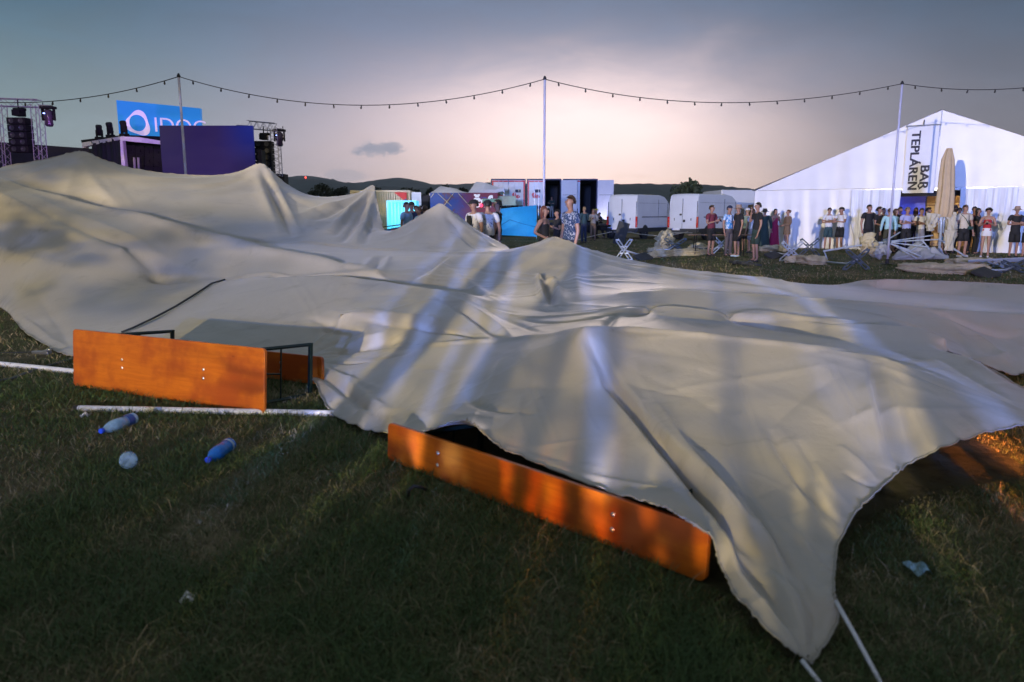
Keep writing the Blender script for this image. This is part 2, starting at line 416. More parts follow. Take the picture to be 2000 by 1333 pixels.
# rounded hem outline
def chaikin(P, n=2):
    for _ in range(n):
        Q = []
        for a, b in zip(P, P[1:] + P[:1]): Q += [a.lerp(b, .25), a.lerp(b, .75)]
        P = Q
    return P
hemS = chaikin(hemP, 3)
hrg = random.Random(8); hq = [hrg.gauss(0, 1) for _ in hemS]; hq2 = [hrg.gauss(0, 1) for _ in hemS]     # the edge ripples a little
hemS = [p + Vector((.0028 * (hq[k] + hq[k - 1]) * min(1.5, p.xy.length / 5), .0028 * (hq2[k] + hq2[k - 1]) * min(1.5, p.xy.length / 5), .005 * abs(hq[k] + hq2[k - 1]))) for k, p in enumerate(hemS)]
hi = np.array([to_ij(p.x, p.y) for p in hemS]); hz = np.array([p.z for p in hemS])
def inside(pi, pj, poly):
    ins = np.zeros(pi.shape, bool); n = len(poly)
    for k in range(n):
        x0, y0 = poly[k]; x1, y1 = poly[(k + 1) % n]
        if y0 == y1: continue
        c = ((y0 > pj) != (y1 > pj)) & (pi < (x1 - x0) * (pj - y0) / (y1 - y0) + x0)
        ins ^= c
    return ins
II, JJ = np.meshgrid(np.arange(N_T), np.arange(N_R), indexing='ij')
IN = inside(II.astype(float), JJ.astype(float), hi)
tz = np.zeros((N_T, N_R)); wz = np.zeros((N_T, N_R))
rasterise(RIDGES, tz, wz); rasterise(VALLEYS, tz, wz)
for k in range(len(hemS)):
    a, b = hemS[k], hemS[(k + 1) % len(hemS)]
    n = max(2, int((b - a).length / (.4 * DG * a.xy.length)))
    for q in range(n):
        p = a.lerp(b, q / n); i, j = to_ij(p.x, p.y); i = int(round(i)); j = int(round(j))
        if 0 <= i < N_T and 0 <= j < N_R and wz[i, j] < 1e3:
            tz[i, j] = p.z * 1e4; wz[i, j] = 1e4
fixed = wz > 0
val = np.where(fixed, tz / np.maximum(wz, 1e-9), 0)
RAD = np.exp(LR0 + np.arange(N_R) * DG)[None, :] * np.ones((N_T, 1))
THE = (TH0 + np.arange(N_T) * DG)[:, None] * np.ones((1, N_R))
XG, YG = RAD * np.sin(THE), RAD * np.cos(THE)
def relax(z, fx, fv, act, src, it, om=1.85):
    par = (np.add.outer(np.arange(z.shape[0]), np.arange(z.shape[1])) & 1).astype(bool)
    free = act & ~fx
    for _ in range(it):
        for col_ in (par, ~par):
            zp = np.pad(z, 1, mode='edge'); ap = np.pad(act.astype(float), 1)
            s_ = zp[2:, 1:-1] * ap[2:, 1:-1] + zp[:-2, 1:-1] * ap[:-2, 1:-1] + zp[1:-1, 2:] * ap[1:-1, 2:] + zp[1:-1, :-2] * ap[1:-1, :-2]
            c_ = ap[2:, 1:-1] + ap[:-2, 1:-1] + ap[1:-1, 2:] + ap[1:-1, :-2]
            nz_ = (s_ - src) / np.maximum(c_, 1)
            sel = free & col_ & (c_ > 0)
            z[sel] += om * (nz_[sel] - z[sel])
    return z
act = IN | fixed
SAG = .03
def solve(step):
    a = act[::step, ::step]
    f = np.zeros_like(a); v = np.zeros(a.shape)
    for di in range(step):
        for dj in range(step):
            blk = fixed[di::step, dj::step]; bv = val[di::step, dj::step]
            m_ = np.zeros_like(a); vv = np.zeros(a.shape)
            m_[:blk.shape[0], :blk.shape[1]] = blk; vv[:blk.shape[0], :blk.shape[1]] = bv
            v = np.where(m_ & ~f, vv, v); f |= m_
    return a | f, f, v
Z = None
for step, it in ((8, 400), (4, 300), (2, 280), (1, 260)):
    a, f, v = solve(step)
    if Z is None: z0 = np.where(f, v, .3)
    else:
        z0 = np.repeat(np.repeat(Z, 2, 0), 2, 1)[:a.shape[0], :a.shape[1]]
        if z0.shape != a.shape:
            z0 = np.pad(z0, ((0, a.shape[0] - z0.shape[0]), (0, a.shape[1] - z0.shape[1])), mode='edge')
        z0 = np.where(f, v, z0)
    Z = relax(z0, f, v, a, SAG * (RAD[::step, ::step] * DG * step) ** 2, it)
def blur(z, a, n):
    for _ in range(n):
        zp = np.pad(z, 1, mode='edge'); ap = np.pad(a.astype(float), 1)
        num = z * 2 * a; den = 2.0 * a
        for sl in ((slice(2, None), slice(1, -1)), (slice(None, -2), slice(1, -1)), (slice(1, -1), slice(2, None)), (slice(1, -1), slice(None, -2))):
            num = num + zp[sl] * ap[sl]; den = den + ap[sl]
        z = np.where(a, num / np.maximum(den, 1e-6), z)
    return z
hemfix = wz > 1e3
ZB = blur(Z, act, 1); Z = np.where(hemfix, Z, ZB)
def height_at(x, y):
    i, j = to_ij(np.asarray(x), np.asarray(y))
    i = np.clip(i, 0, N_T - 1.001); j = np.clip(j, 0, N_R - 1.001)
    i0 = i.astype(int); j0 = j.astype(int); fi = i - i0; fj = j - j0
    ok = act[i0, j0]
    zz = Z[i0, j0] * (1 - fi) * (1 - fj) + Z[i0 + 1, j0] * fi * (1 - fj) + Z[i0, j0 + 1] * (1 - fi) * fj + Z[i0 + 1, j0 + 1] * fi * fj
    return np.where(ok, zz, -1.0)
def hit(px, py):
    """first point of the fabric met along the sight line"""
    d = ray(px, py); ys = np.linspace(2.0, 18.0, 3200); t = ys / d[1]
    x = d[0] * t; z = CAM_Z + d[2] * t; h = height_at(x, ys)
    k = np.nonzero(z <= h)[0]
    if len(k) == 0: return None
    k = k[0]
    return Vector((x[k], ys[k], h[k]))
# ---- folds: (photo polyline, height of the fold in m, half width in m)
FOLDS = [
 ([(1255,790),(1340,930),(1430,1060),(1520,1190),(1572,1280)], -.050, .028), ([(1285,790),(1370,925),(1465,1055),(1545,1180),(1580,1275)], .045, .032), ([(1450,960),(1510,1060),(1570,1150),(1600,1230)], -.035, .024), ([(1430,950),(1490,1060),(1545,1160),(1590,1250)], .032, .026), ([(1405,1040),(1450,1130),(1510,1210),(1565,1280)], .030, .022),
 ([(330,553),(430,548),(540,540),(650,535),(760,549),(905,571),(980,595)], .030, .035), ([(655,698),(760,684),(850,673),(1000,663),(1085,653),(1140,641)], .028, .028), ([(1140,641),(1200,642),(1300,647),(1500,671),(1640,687),(1725,698),(1860,749),(2000,803)], .024, .026),
 ([(1070,612),(1200,604),(1310,597),(1500,614),(1650,630),(1800,641),(1905,704)], .022, .030), ([(1210,572),(1310,566),(1420,574),(1560,584),(1700,594),(1830,606),(1960,612)], .022, .035), ([(862,521),(955,531),(1055,542)], .03, .04), ([(1000,489),(1040,473),(1078,463),(1120,473),(1200,503),(1300,524),(1420,537),(1520,545)], .02, .04),
 ([(500,474),(600,470),(720,489),(840,491),(1000,492)], .035, .05), ([(860,398),(800,436),(752,460)], .03, .05), ([(640,606),(760,613),(850,618)], .02, .03),
 ([(1142,648),(1172,700),(1225,785),(1300,885),(1370,965),(1430,1035),(1500,1108),(1560,1160)], -.095, .038),
 ([(1165,655),(1215,745),(1300,855),(1390,955),(1470,1045),(1550,1130),(1612,1176)], .062, .045),
 ([(1120,660),(1175,745),(1250,850),(1330,935),(1380,1000),(1440,1085),(1500,1165),(1560,1260)], .045, .035),
 ([(1340,930),(1390,1000),(1440,1085),(1490,1155),(1545,1235)], -.035, .03),
 ([(1372,975),(1405,1040),(1432,1110),(1475,1180),(1540,1262)], .025, .025),
 ([(1240,800),(1330,910),(1420,1010),(1510,1100)], .02, .03),
 ([(1700,705),(1716,790),(1736,860),(1750,905)], -.045, .035),
 ([(1690,705),(1700,790),(1712,860),(1725,915)], .03, .04),
 ([(1722,705),(1745,790),(1765,860),(1772,905)], .02, .04),
 ([(1505,840),(1545,920),(1600,985),(1650,1030)], -.035, .03),
 ([(1490,840),(1530,930),(1590,1005),(1642,1055)], .028, .035),
 ([(1400,790),(1425,880),(1470,960),(1540,1040),(1610,1110)], -.02, .04),
 ([(1640,870),(1680,905),(1712,940)], .018, .022),
 ([(1650,920),(1690,945),(1712,950)], -.018, .018),
 ([(1590,900),(1630,960),(1668,1000)], .018, .025),
 ([(1560,860),(1610,945),(1655,1010)], -.014, .025),
 ([(1530,1010),(1580,1070),(1630,1140)], .016, .022),
 ([(1600,1180),(1590,1220),(1583,1290)], -.02, .025),
 ([(1500,1120),(1545,1190),(1580,1285)], .02, .03),
 ([(600,712),(650,747),(705,793),(756,843)], -.035, .03),
 ([(602,706),(670,735),(740,790),(800,840)], .022, .035),
 ([(612,702),(650,709),(700,708),(760,697),(800,690)], -.03, .03),
 ([(640,720),(690,742),(760,765)], .015, .03),
 ([(690,720),(680,760),(672,800)], .01, .02),
 ([(905,760),(915,785),(960,800),(1010,806),(1060,808)], -.02, .035),
 ([(800,715),(850,720),(905,722)], -.012, .03),
 ([(980,700),(960,750),(930,790)], .012, .03),
 ([(600,622),(700,619),(760,632),(850,643),(905,650),(955,664)], -.055, .035),
 ([(604,694),(660,664),(720,640)], -.022, .03),
 ([(612,698),(690,668),(760,650)], .022, .03),
 ([(620,702),(710,678),(800,662)], -.022, .028),
 ([(604,680),(650,648),(690,628)], .02, .03),
 ([(660,700),(760,676),(850,664)], .016, .026),
 ([(848,580),(900,602),(945,632),(985,662)], -.045, .04),
 ([(872,577),(930,602),(985,640),(1005,662)], .03, .04),
 ([(905,575),(960,606),(1030,640),(1060,650)], -.02, .035),
 ([(1010,622),(1080,632),(1140,626),(1200,612)], -.025, .04),
 ([(960,604),(1020,622),(1090,620),(1180,606)], .02, .03),
 ([(745,500),(735,520),(722,540)], -.035, .06), ([(760,500),(752,522),(745,548)], .03, .05), ([(728,502),(716,520),(708,532)], .02, .05),
 ([(872,502),(835,528),(800,555)], -.05, .06), ([(892,500),(858,528),(830,556)], .04, .06),
 ([(655,506),(668,519),(690,526),(715,522)], -.035, .08),
 ([(-5,347),(60,369),(200,407),(400,457),(520,493),(640,511),(735,525)], .10, .10), ([(0,336),(60,358),(200,395),(400,444),(520,478)], -.10, .22),
 ([(0,372),(110,424),(200,466),(280,500),(390,548)], -.06, .09),
 ([(0,385),(110,438),(200,480),(280,514)], .05, .09),
 ([(40,372),(150,420),(260,466),(380,520),(450,552)], .035, .10),
 ([(60,400),(160,452),(260,498),(350,540)], -.035, .08),
 ([(260,500),(340,530),(430,546),(520,541)], -.03, .06),
 ([(512,328),(530,370),(552,415),(574,464)], -.10, .07), ([(522,326),(545,372),(566,420),(590,464)], .07, .07), ([(498,328),(512,372),(530,418),(548,462)], .06, .10),
 ([(727,368),(700,420),(668,475)], -.11, .08), ([(731,372),(716,425),(690,480)], .09, .08), ([(722,368),(680,412),(640,455)], .09, .09),
 ([(715,374),(668,405),(610,432)], -.07, .09), ([(705,378),(650,402),(600,412)], .05, .08), ([(733,385),(728,430),(712,478)], -.07, .07),
 ([(728,370),(690,412),(652,462)], -.06, .05),
 ([(155,302),(180,350),(230,400),(300,440)], .05, .16), ([(150,302),(140,345),(120,390)], .04, .16),
 ([(868,420),(900,450),(945,485)], -.05, .08), ([(878,420),(920,452),(965,482)], .05, .07), ([(890,450),(915,472),(935,488)], -.04, .06), ([(840,420),(815,450),(790,480)], .04, .1),
 ([(1062,540),(1066,560),(1080,598)], -.11, .05), ([(1052,535),(1054,560),(1062,592)], .08, .04), ([(1080,545),(1092,570),(1096,600)], .06, .05), ([(1050,545),(1062,552),(1082,546)], .07, .035), ([(1068,572),(1078,570),(1090,560)], -.05, .03),
 ([(1098,470),(1110,500),(1125,545),(1136,590)], .04, .10),
 ([(1200,512),(1330,533),(1480,549)], .03, .04), ([(1180,507),(1300,532),(1420,547)], -.02, .035), ([(1230,520),(1380,548),(1540,566)], .03, .05),
 ([(1210,608),(1195,622),(1180,640)], -.04, .05),
 ([(1320,604),(1500,622),(1700,640),(1840,652)], -.018, .03), ([(1350,600),(1520,620),(1720,650)], .012, .025),
 ([(1860,650),(1900,690),(1960,735)], -.03, .05), ([(1800,660),(1880,700),(1980,760)], .02, .05), ([(1830,700),(1910,745),(1990,790)], -.02, .04),
 ([(1810,606),(1900,640),(1960,660),(2000,650)], -.04, .06), ([(1905,700),(1960,700),(2000,680)], .04, .06), ([(1840,620),(1930,668),(1975,720)], .03, .05),
 ([(860,520),(930,560),(985,590)], .03, .06),
 ([(10,590),(60,635),(110,670)], .03, .05), ([(60,560),(110,620),(140,680)], -.03, .07),
 ([(420,552),(330,610),(250,650)], -.02, .03),
 ([(1240,700),(1260,760),(1320,840)], .012, .05), ([(1600,690),(1590,760),(1600,830)], .012, .05), ([(1450,670),(1430,740),(1440,810)], -.012, .05),
 ([(1060,900),(1150,930),(1250,950),(1340,960)], .012, .03), ([(950,840),(1050,880),(1150,915)], -.012, .03), ([(1020,770),(1010,820),(1040,880)], .01, .03),
]
n_fold = np.zeros((N_T, N_R)); FAN = []
XYv = np.stack([XG, YG], -1)
def add_fold(P, amp, wid):
    P = [np.array((p.x, p.y)) for p in P]
    L = [0.0]
    for a, b in zip(P, P[1:]): L.append(L[-1] + np.linalg.norm(b - a))
    lo = np.min(P, 0) - 3.2 * wid; hi_ = np.max(P, 0) + 3.2 * wid
    sel = (XG > lo[0]) & (XG < hi_[0]) & (YG > lo[1]) & (YG < hi_[1]) & act
    if not sel.any(): return
    Q = XYv[sel]; best = np.full(len(Q), 1e9); par = np.zeros(len(Q))
    for k, (a, b) in enumerate(zip(P, P[1:])):
        ab = b - a; t = np.clip(((Q - a) @ ab) / max(ab @ ab, 1e-12), 0, 1)
        d = np.linalg.norm(Q - (a + t[:, None] * ab), axis=1)
        u = d < best; best[u] = d[u]; par[u] = (L[k] + t[u] * (L[k + 1] - L[k])) / L[-1]
    tap = np.clip(np.sin(np.pi * np.clip(par, 0, 1)), 0, 1) ** .55
    n_fold[sel] += amp * tap * np.exp(-(best / wid) ** 1.45)
for pl, amp, wid in FOLDS:
    # a smoothed polyline laid on the fabric
    pts = [hit(*p) for p in pl]; pts = [p for p in pts if p is not None]
    if len(pts) < 2: continue
    if any((b - a).length > 3.5 for a, b in zip(pts, pts[1:])): pass
    for _ in range(2):
        q = [pts[0]]
        for a, b in zip(pts, pts[1:]): q += [a.lerp(b, .25), a.lerp(b, .75)]
        pts = q + [pts[-1]]
    add_fold(pts, amp, wid)
# tension wrinkles fanning out from poles, corners and snagged spots: (photo x, y, how many, reach m, height m)
frg = random.Random(3)
for (px, py, cnt, reach, amp) in ((1583,1285,16,1.1,.010),(1620,1165,14,.9,.010),(1142,650,16,1.5,.007),(606,706,18,1.2,.010),(1995,800,14,1.6,.010),(650,542,10,1.2,.008),(900,576,14,1.4,.010),
        (1060,555,16,1.3,.016),(1375,1058,12,.8,.007),(905,832,12,1.0,.008),(750,846,10,.9,.008),(1735,930,14,1.0,.009),(1722,702,14,1.5,.008),(1312,600,12,1.6,.008),(155,300,16,2.6,.022),(508,326,18,2.8,.024),
        (728,366,18,2.6,.024),(860,402,16,2.4,.020),(1078,467,14,2.2,.014),(735,526,10,1.5,.014),(140,690,12,1.4,.012),(1640,1060,10,.8,.008),(840,494,8,1.4,.016),(1930,700,12,1.4,.010),(1520,548,8,1.6,.010)):
    c0 = hit(px, py)
    if c0 is None: continue
    for _ in range(cnt):
        a = frg.uniform(0, 6.283); L_ = reach * frg.uniform(.45, 1.1); bend = frg.uniform(-.35, .35)
        d0 = .06 + .12 * frg.random() * reach
        P = []
        for k in range(7):
            rr = d0 + L_ * k / 6; aa = a + bend * (k / 6) ** 1.5
            P.append(Vector((c0.x + rr * math.sin(aa), c0.y + rr * math.cos(aa), 0)))
        wmin = .0042 * c0.xy.length
        FAN.append((P, (.45 if c0.y < 3.6 else .8) * amp * frg.uniform(.4, 1.0) * frg.choice((1, 1, -1)), max(.014, wmin) * frg.uniform(.8, 1.8)))
for P, amp, wid in FAN: add_fold(P, amp, wid)
# welded panel seams and the sewn hem band
for pl in (((230,560),(420,640),(560,690)),((1010,668),(1030,760),(1075,880)),((1420,668),(1440,780),(1500,930)),((560,545),(600,600),(620,680)),((1600,688),(1660,800),(1690,940)),((200,330),(260,420),(330,470)),((620,395),(600,440),(570,470))):
    pts = [hit(*q_) for q_ in pl]
    if all(p is not None for p in pts):
        wd = max(.012, .0036 * pts[0].length); add_fold(pts, .007, wd); add_fold([p + Vector((2.6 * wd, 0, 0)) for p in pts], .007, wd)
# fine slack wrinkles: stretched noise, stronger on the loose near part
def vnoise(sx, sy, seed, n=1):
    rg = np.random.default_rng(seed); out_ = np.zeros((N_T, N_R)); am = 1.0
    for o in range(n):
        gx_, gy_ = int(XG.max() * 2 / sx) + 4, int(YG.max() / sy) + 4
        g = rg.standard_normal((gx_ + 2, gy_ + 2))
        u = np.clip((XG - XG.min()) / sx, 0, gx_ - 1.01); v = np.clip(YG / sy, 0, gy_ - 1.01)
        u = np.clip(u, 0, gx_); i = u.astype(int); j = v.astype(int); fu = u - i; fv = v - j
        fu = fu * fu * (3 - 2 * fu); fv = fv * fv * (3 - 2 * fv)
        out_ += am * (g[i, j] * (1 - fu) * (1 - fv) + g[i + 1, j] * fu * (1 - fv) + g[i, j + 1] * (1 - fu) * fv + g[i + 1, j + 1] * fu * fv)
        sx /= 2; sy /= 2; am *= .5
    return out_
inner = np.ones((N_T, N_R))
n_fold += .0012 * vnoise(.45, .30, 5, 2) + .003 * vnoise(1.4, 1.0, 9, 2)
n_fold *= np.clip((RAD - 2.2) / 1.8, .85, 1.0)
# normals of the solved sheet
dXi, dYi, dZi = np.gradient(XG, axis=0), np.gradient(YG, axis=0), np.gradient(Z, axis=0)
dXj, dYj, dZj = np.gradient(XG, axis=1), np.gradient(YG, axis=1), np.gradient(Z, axis=1)
NN = np.cross(np.stack([dXi, dYi, dZi], -1), np.stack([dXj, dYj, dZj], -1))
NN /= np.linalg.norm(NN, axis=-1, keepdims=True) + 1e-12
NN *= np.sign(NN[..., 2:3] + 1e-12)
PV = np.stack([XG, YG, Z], -1) + NN * n_fold[..., None]
# faces, with the rim snapped to the hem line
keep = act
q = (keep[:-1, :-1].astype(int) + keep[1:, :-1] + keep[1:, 1:] + keep[:-1, 1:])
qi, qj = np.nonzero((q >= 3) | ((q >= 1) & (IN[:-1, :-1] | IN[1:, :-1] | IN[1:, 1:] | IN[:-1, 1:])))
used = np.zeros((N_T, N_R), bool)
for a_, b_ in ((0, 0), (1, 0), (1, 1), (0, 1)): used[qi + a_, qj + b_] = True
rim = used & ~IN
ri, rj = np.nonzero(rim)
hp3 = np.array([tuple(p) for p in hemS])
A_ = hi; B_ = np.roll(hi, -1, 0); hA = hp3; hB = np.roll(hp3, -1, 0)
for i, j in zip(ri, rj):
    p = np.array((i, j), float); ab = B_ - A_
    t = np.clip(((p - A_) * ab).sum(1) / np.maximum((ab * ab).sum(1), 1e-12), 0, 1)
    d = np.linalg.norm(p - (A_ + t[:, None] * ab), axis=1); k = d.argmin()
    PV[i, j] = hA[k] + t[k] * (hB[k] - hA[k])
idx = np.full((N_T, N_R), -1); idx[used] = np.arange(used.sum())
verts = PV[used]
faces = np.stack([idx[qi, qj], idx[qi + 1, qj], idx[qi + 1, qj + 1], idx[qi, qj + 1]], 1)
def np_mesh(name, verts, faces):
    me = bpy.data.meshes.new(name)
    nf, k = faces.shape
    me.vertices.add(len(verts)); me.vertices.foreach_set('co', np.ascontiguousarray(verts, dtype=np.float32).ravel())
    me.loops.add(nf * k); me.loops.foreach_set('vertex_index', np.ascontiguousarray(faces, dtype=np.int32).ravel())
    me.polygons.add(nf); me.polygons.foreach_set('loop_start', np.arange(0, nf * k, k, dtype=np.int32))
    me.update(calc_edges=True); me.validate()
    return me
def fabric_material():
    m = bpy.data.materials.new('stretch_fabric'); m.use_nodes = True
    t = NT(m.node_tree); b = m.node_tree.nodes['Principled BSDF']
    oc = t.coord('Object')
    n1 = t.noise(oc, .8, 5, .6); n2 = t.noise(oc, 9, 5, .6)
    c = t.mix(t.rng(n1, .3, .7), (.400, .365, .295, 1), (.460, .425, .350, 1))
    c = t.mix(t.rng(n2, .62, .8, 0, .25), c, (.30, .28, .23, 1))
    t.l.new(c, b.inputs['Base Color'])
    b.inputs['Coat Weight'].default_value = .12; b.inputs['Coat Roughness'].default_value = .26
    b.inputs['Roughness'].default_value = .34; b.inputs['Specular IOR Level'].default_value = .5
    b.inputs['Sheen Weight'].default_value = .15; b.inputs['Sheen Roughness'].default_value = .4
    st = t.noise(t.mapping(oc, scale=(1, 1.6, 1)), 1.7, 7, .68, .8)          # old mud and water stains
    c = t.mix(t.rng(st, .54, .70, 0, .45), c, (.24, .215, .16, 1))
    sp_ = t.noise(oc, 7.0, 6, .75, .4); c = t.mix(t.rng(sp_, .66, .74, 0, .5), c, (.15, .125, .085, 1))
    t.l.new(c, b.inputs['Base Color'])
    bn = m.node_tree.nodes.new('ShaderNodeBump'); bn.inputs['Strength'].default_value = .5; bn.inputs['Distance'].default_value = .012
    h = t.m('ADD', t.noise(oc, 4.0, 6, .55, .6), t.m('MULTIPLY', t.noise(oc, 22, 5, .6, .8), .30))
    h = t.m('ADD', h, t.m('MULTIPLY', t.noise(oc, 300, 2, .5), .03))
    t.l.new(h, bn.inputs['Height']); t.l.new(bn.outputs[0], b.inputs['Normal'])
    return m
FAB = fabric_material()
tent = link('stretch_tent', np_mesh('stretch_tent', verts, faces), FAB, None, True)
tag(tent, 'huge collapsed beige stretch tent draped over poles and tipped tables on the grass', 'tent')
mb = MB()
mb.tube([Vector(p) + Vector((0, 0, .004)) for p in hemS] + [hemS[0]], .0045, 6, cap=False)
mb.build('hem', mat('hem_webbing', (.34, .32, .27), .7), tent, True)

# ================================================================== ground
def ground_material():
    m = bpy.data.materials.new('dry_turf'); m.use_nodes = True
    t = NT(m.node_tree); b = m.node_tree.nodes['Principled BSDF']
    oc = t.coord('Object')
    n1 = t.noise(oc, .35, 6, .65, .3); n2 = t.noise(oc, 5.0, 6, .7); n3 = t.noise(t.mapping(oc, scale=(1, .35, 1)), 1.6, 5, .65)
    c = t.mix(t.rng(n1, .35, .65), (.17, .145, .085, 1), (.080, .098, .040, 1))
    c = t.mix(t.rng(n3, .5, .72), c, (.25, .21, .13, 1))
    c = t.mix(t.rng(n2, .45, .7, 0, .6), c, (.04, .037, .02, 1))
    t.l.new(c, b.inputs['Base Color']); b.inputs['Roughness'].default_value = .95; b.inputs['Specular IOR Level'].default_value = .1
    bn = m.node_tree.nodes.new('ShaderNodeBump'); bn.inputs['Strength'].default_value = .8; bn.inputs['Distance'].default_value = .05
    t.l.new(t.noise(oc, 18, 6, .75), bn.inputs['Height']); t.l.new(bn.outputs[0], b.inputs['Normal'])
    return m
GM = ground_material()
g = MB()
g.poly([(-4500, -500, 0), (4500, -500, 0), (4500, 4550, 0), (-4500, 4550, 0)])
go = g.build('ground', GM); tag(go, kind='structure')

# the evening air: far hills fade
def add_haze():
    hz_ = MB().box((0, 2025, 149), (9300, 5250, 300)).build('haze', bpy.data.materials.new('haze_air'), None)
    m = hz_.data.materials[0]; m.use_nodes = True; n = m.node_tree.nodes; n.clear()
    ou = n.new('ShaderNodeOutputMaterial'); pv = n.new('ShaderNodeVolumePrincipled'); m.node_tree.links.new(pv.outputs[0], ou.inputs['Volume'])
    pv.inputs['Color'].default_value = (.80, .86, .95, 1); pv.inputs['Density'].default_value = .00009; pv.inputs['Anisotropy'].default_value = .3
    tag(hz_, kind='stuff')
add_haze()
# ================================================================== things lying on the grass in front
def wood_material():
    m = bpy.data.materials.new('varnished_wood'); m.use_nodes = True
    t = NT(m.node_tree); b = m.node_tree.nodes['Principled BSDF']; oc = t.coord('Object')
    g = t.noise(t.mapping(oc, scale=(.5, 3, 5)), 5, 6, .65, 1.2)
    c = t.mix(t.rng(g, .3, .7), (.46, .105, .007, 1), (.58, .155, .010, 1))
    vo = m.node_tree.nodes.new('ShaderNodeTexVoronoi'); vo.inputs['Scale'].default_value = 3.1
    t.l.new(t.mapping(oc, scale=(1.0, .2, 2.2)), vo.inputs['Vector'])
    c = t.mix(t.rng(vo.outputs['Distance'], .03, .09, .85, 0), c, (.16, .035, .006, 1))
    sc_ = t.noise(t.mapping(oc, scale=(2, 2, 30)), 6, 5, .7)
    c = t.mix(t.rng(sc_, .58, .74, 0, .6), c, (.30, .10, .03, 1))
    dirt = t.noise(oc, 2.2, 5, .6)
    c = t.mix(t.rng(dirt, .42, .62, 0, .75), c, (.30, .050, .010, 1))
    t.l.new(c, b.inputs['Base Color']); b.inputs['Roughness'].default_value = .38
    t.l.new(t.rng(sc_, .4, .7, .28, .5), b.inputs['Roughness'])
    return m
WOOD = wood_material()
GREEN_STEEL = mat('green_steel', (.012, .030, .026), .35, .3)
ZINC = mat('zinc_bolt', (.55, .55, .55), .35, .9)
def rounded_rect(Lx, Lz, r, n=5):
    pts = []
    for cx, cz, a0 in ((Lx / 2 - r, r, -90), (Lx / 2 - r, Lz - r, 0), (-Lx / 2 + r, Lz - r, 90), (-Lx / 2 + r, r, 180)):
        for k in range(n + 1):
            a = R(a0 + 90 * k / n); pts.append((cx + r * math.cos(a), 0, cz + r * math.sin(a)))
    return pts
def beer_furniture(kind, A, B, width, leg, label, cat, lean=4.0, group=None):
    """a board tipped on its long edge from ground point A to B, folding legs pointing away from the camera"""
    A, B = Vector(A), Vector(B); L = 2.2
    mid = (A + B) / 2; rz = math.atan2(B.y - A.y, B.x - A.x)
    root = thing(kind, (mid.x, mid.y, .012), label, cat, group, rz)
    root.rotation_euler = (R(-lean), 0, rz)
    bd = MB().poly(rounded_rect(L, width, .035), (0, .027, 0)).bevel(.004, 2, 40).build('board', WOOD, root, False)
    for sx in (-.47, .47) if width > .3 else (-.62, .62):
        for dz in (-.035, .035): MB().lathe([(.010, 0), (.012, .002), (.006, .006)], 10, (sx, .001, width * .5 + dz), (0, -1, 0)).build('bolt', ZINC, bd)
    for sx in (-1, 1) if leg > .1 else ():
        x0 = sx * (L / 2 - (.32 if width < .3 else .19 if sx > 0 else .36)); y1 = .03 + leg
        x1 = x0
        z0, z1 = width * .08, width * .93; t_ = .024
        m = MB()
        m.tube([(x0, .03, z0), (x1, y1, z0 - .0)], .015, 4); m.tube([(x0, .03, z1), (x1, y1, z1)], .015, 4)
        m.box((x1, y1, (z0 + z1) / 2), (.028, .028, z1 - z0 + .028))
        m.tube([(x0, .04, z0), (x0, .04, z1)], .010, 6)
        m.build('leg_frame', GREEN_STEEL, root)
        MB().tube([(x0 - sx * .34, .032, width * .5), (x0 + (x1 - x0) * .5, .03 + leg * .5, width * .5)], .008, 6).build('brace', GREEN_STEEL, root)
        MB().tube([(x0 + (x1 - x0) * .5, .03 + leg * .5, z0), (x0 + (x1 - x0) * .5, .03 + leg * .5, z1)], .008, 6).build('crossbar', GREEN_STEEL, root)
    return root
beer_furniture('beer_bench', Pz(752, 900), Pz(1387, 1150), .235, .45, 'long narrow orange bench tipped on its edge under the front hem of the tent', 'bench', 3)
beer_furniture('beer_table', Pz(146, 757), Pz(513, 813), .50, .70, 'wide orange table tipped on its side with black leg frames, left of the tent hem', 'table', 5)
a_ = Pz(604, 752); d_ = (Pz(513, 813) - Pz(146, 757)).normalized()
beer_furniture('beer_bench', a_ - d_ * 2.05, a_ + d_ * .15, .25, .0, 'darker orange bench lying behind the tipped table, half under the fabric', 'bench', 3)

WHITE_POLE = mat('white_pole_paint', (.70, .71, .74), .35, .1, .15, 20)
def pole_on_ground(P0, P1, r, label):
    P0, P1 = Vector(P0), Vector(P1); d = (P1 - P0).normalized()
    o = MB().tube([P0, P0.lerp(P1, .33), P0.lerp(P1, .66), P1], r, 14).build('tent_pole', WHITE_POLE, None, True)
    tag(o, label, 'pole', 'loose white tent poles')
    MB().tube([P0 - d * .03, P0 + d * .004], r * 1.06, 12).build('end_cap', mat('black_rubber', (.015, .015, .017), .6), o)
    return o
pole_on_ground(Pz(153, 798, .024), Pz(652, 808, .024), .024, 'dirty white pole lying on the grass in front of the tipped table')
pole_on_ground(Pz(-80, 703, .026), Pz(235, 735, .026), .026, 'white pole lying behind the left end of the tipped table')
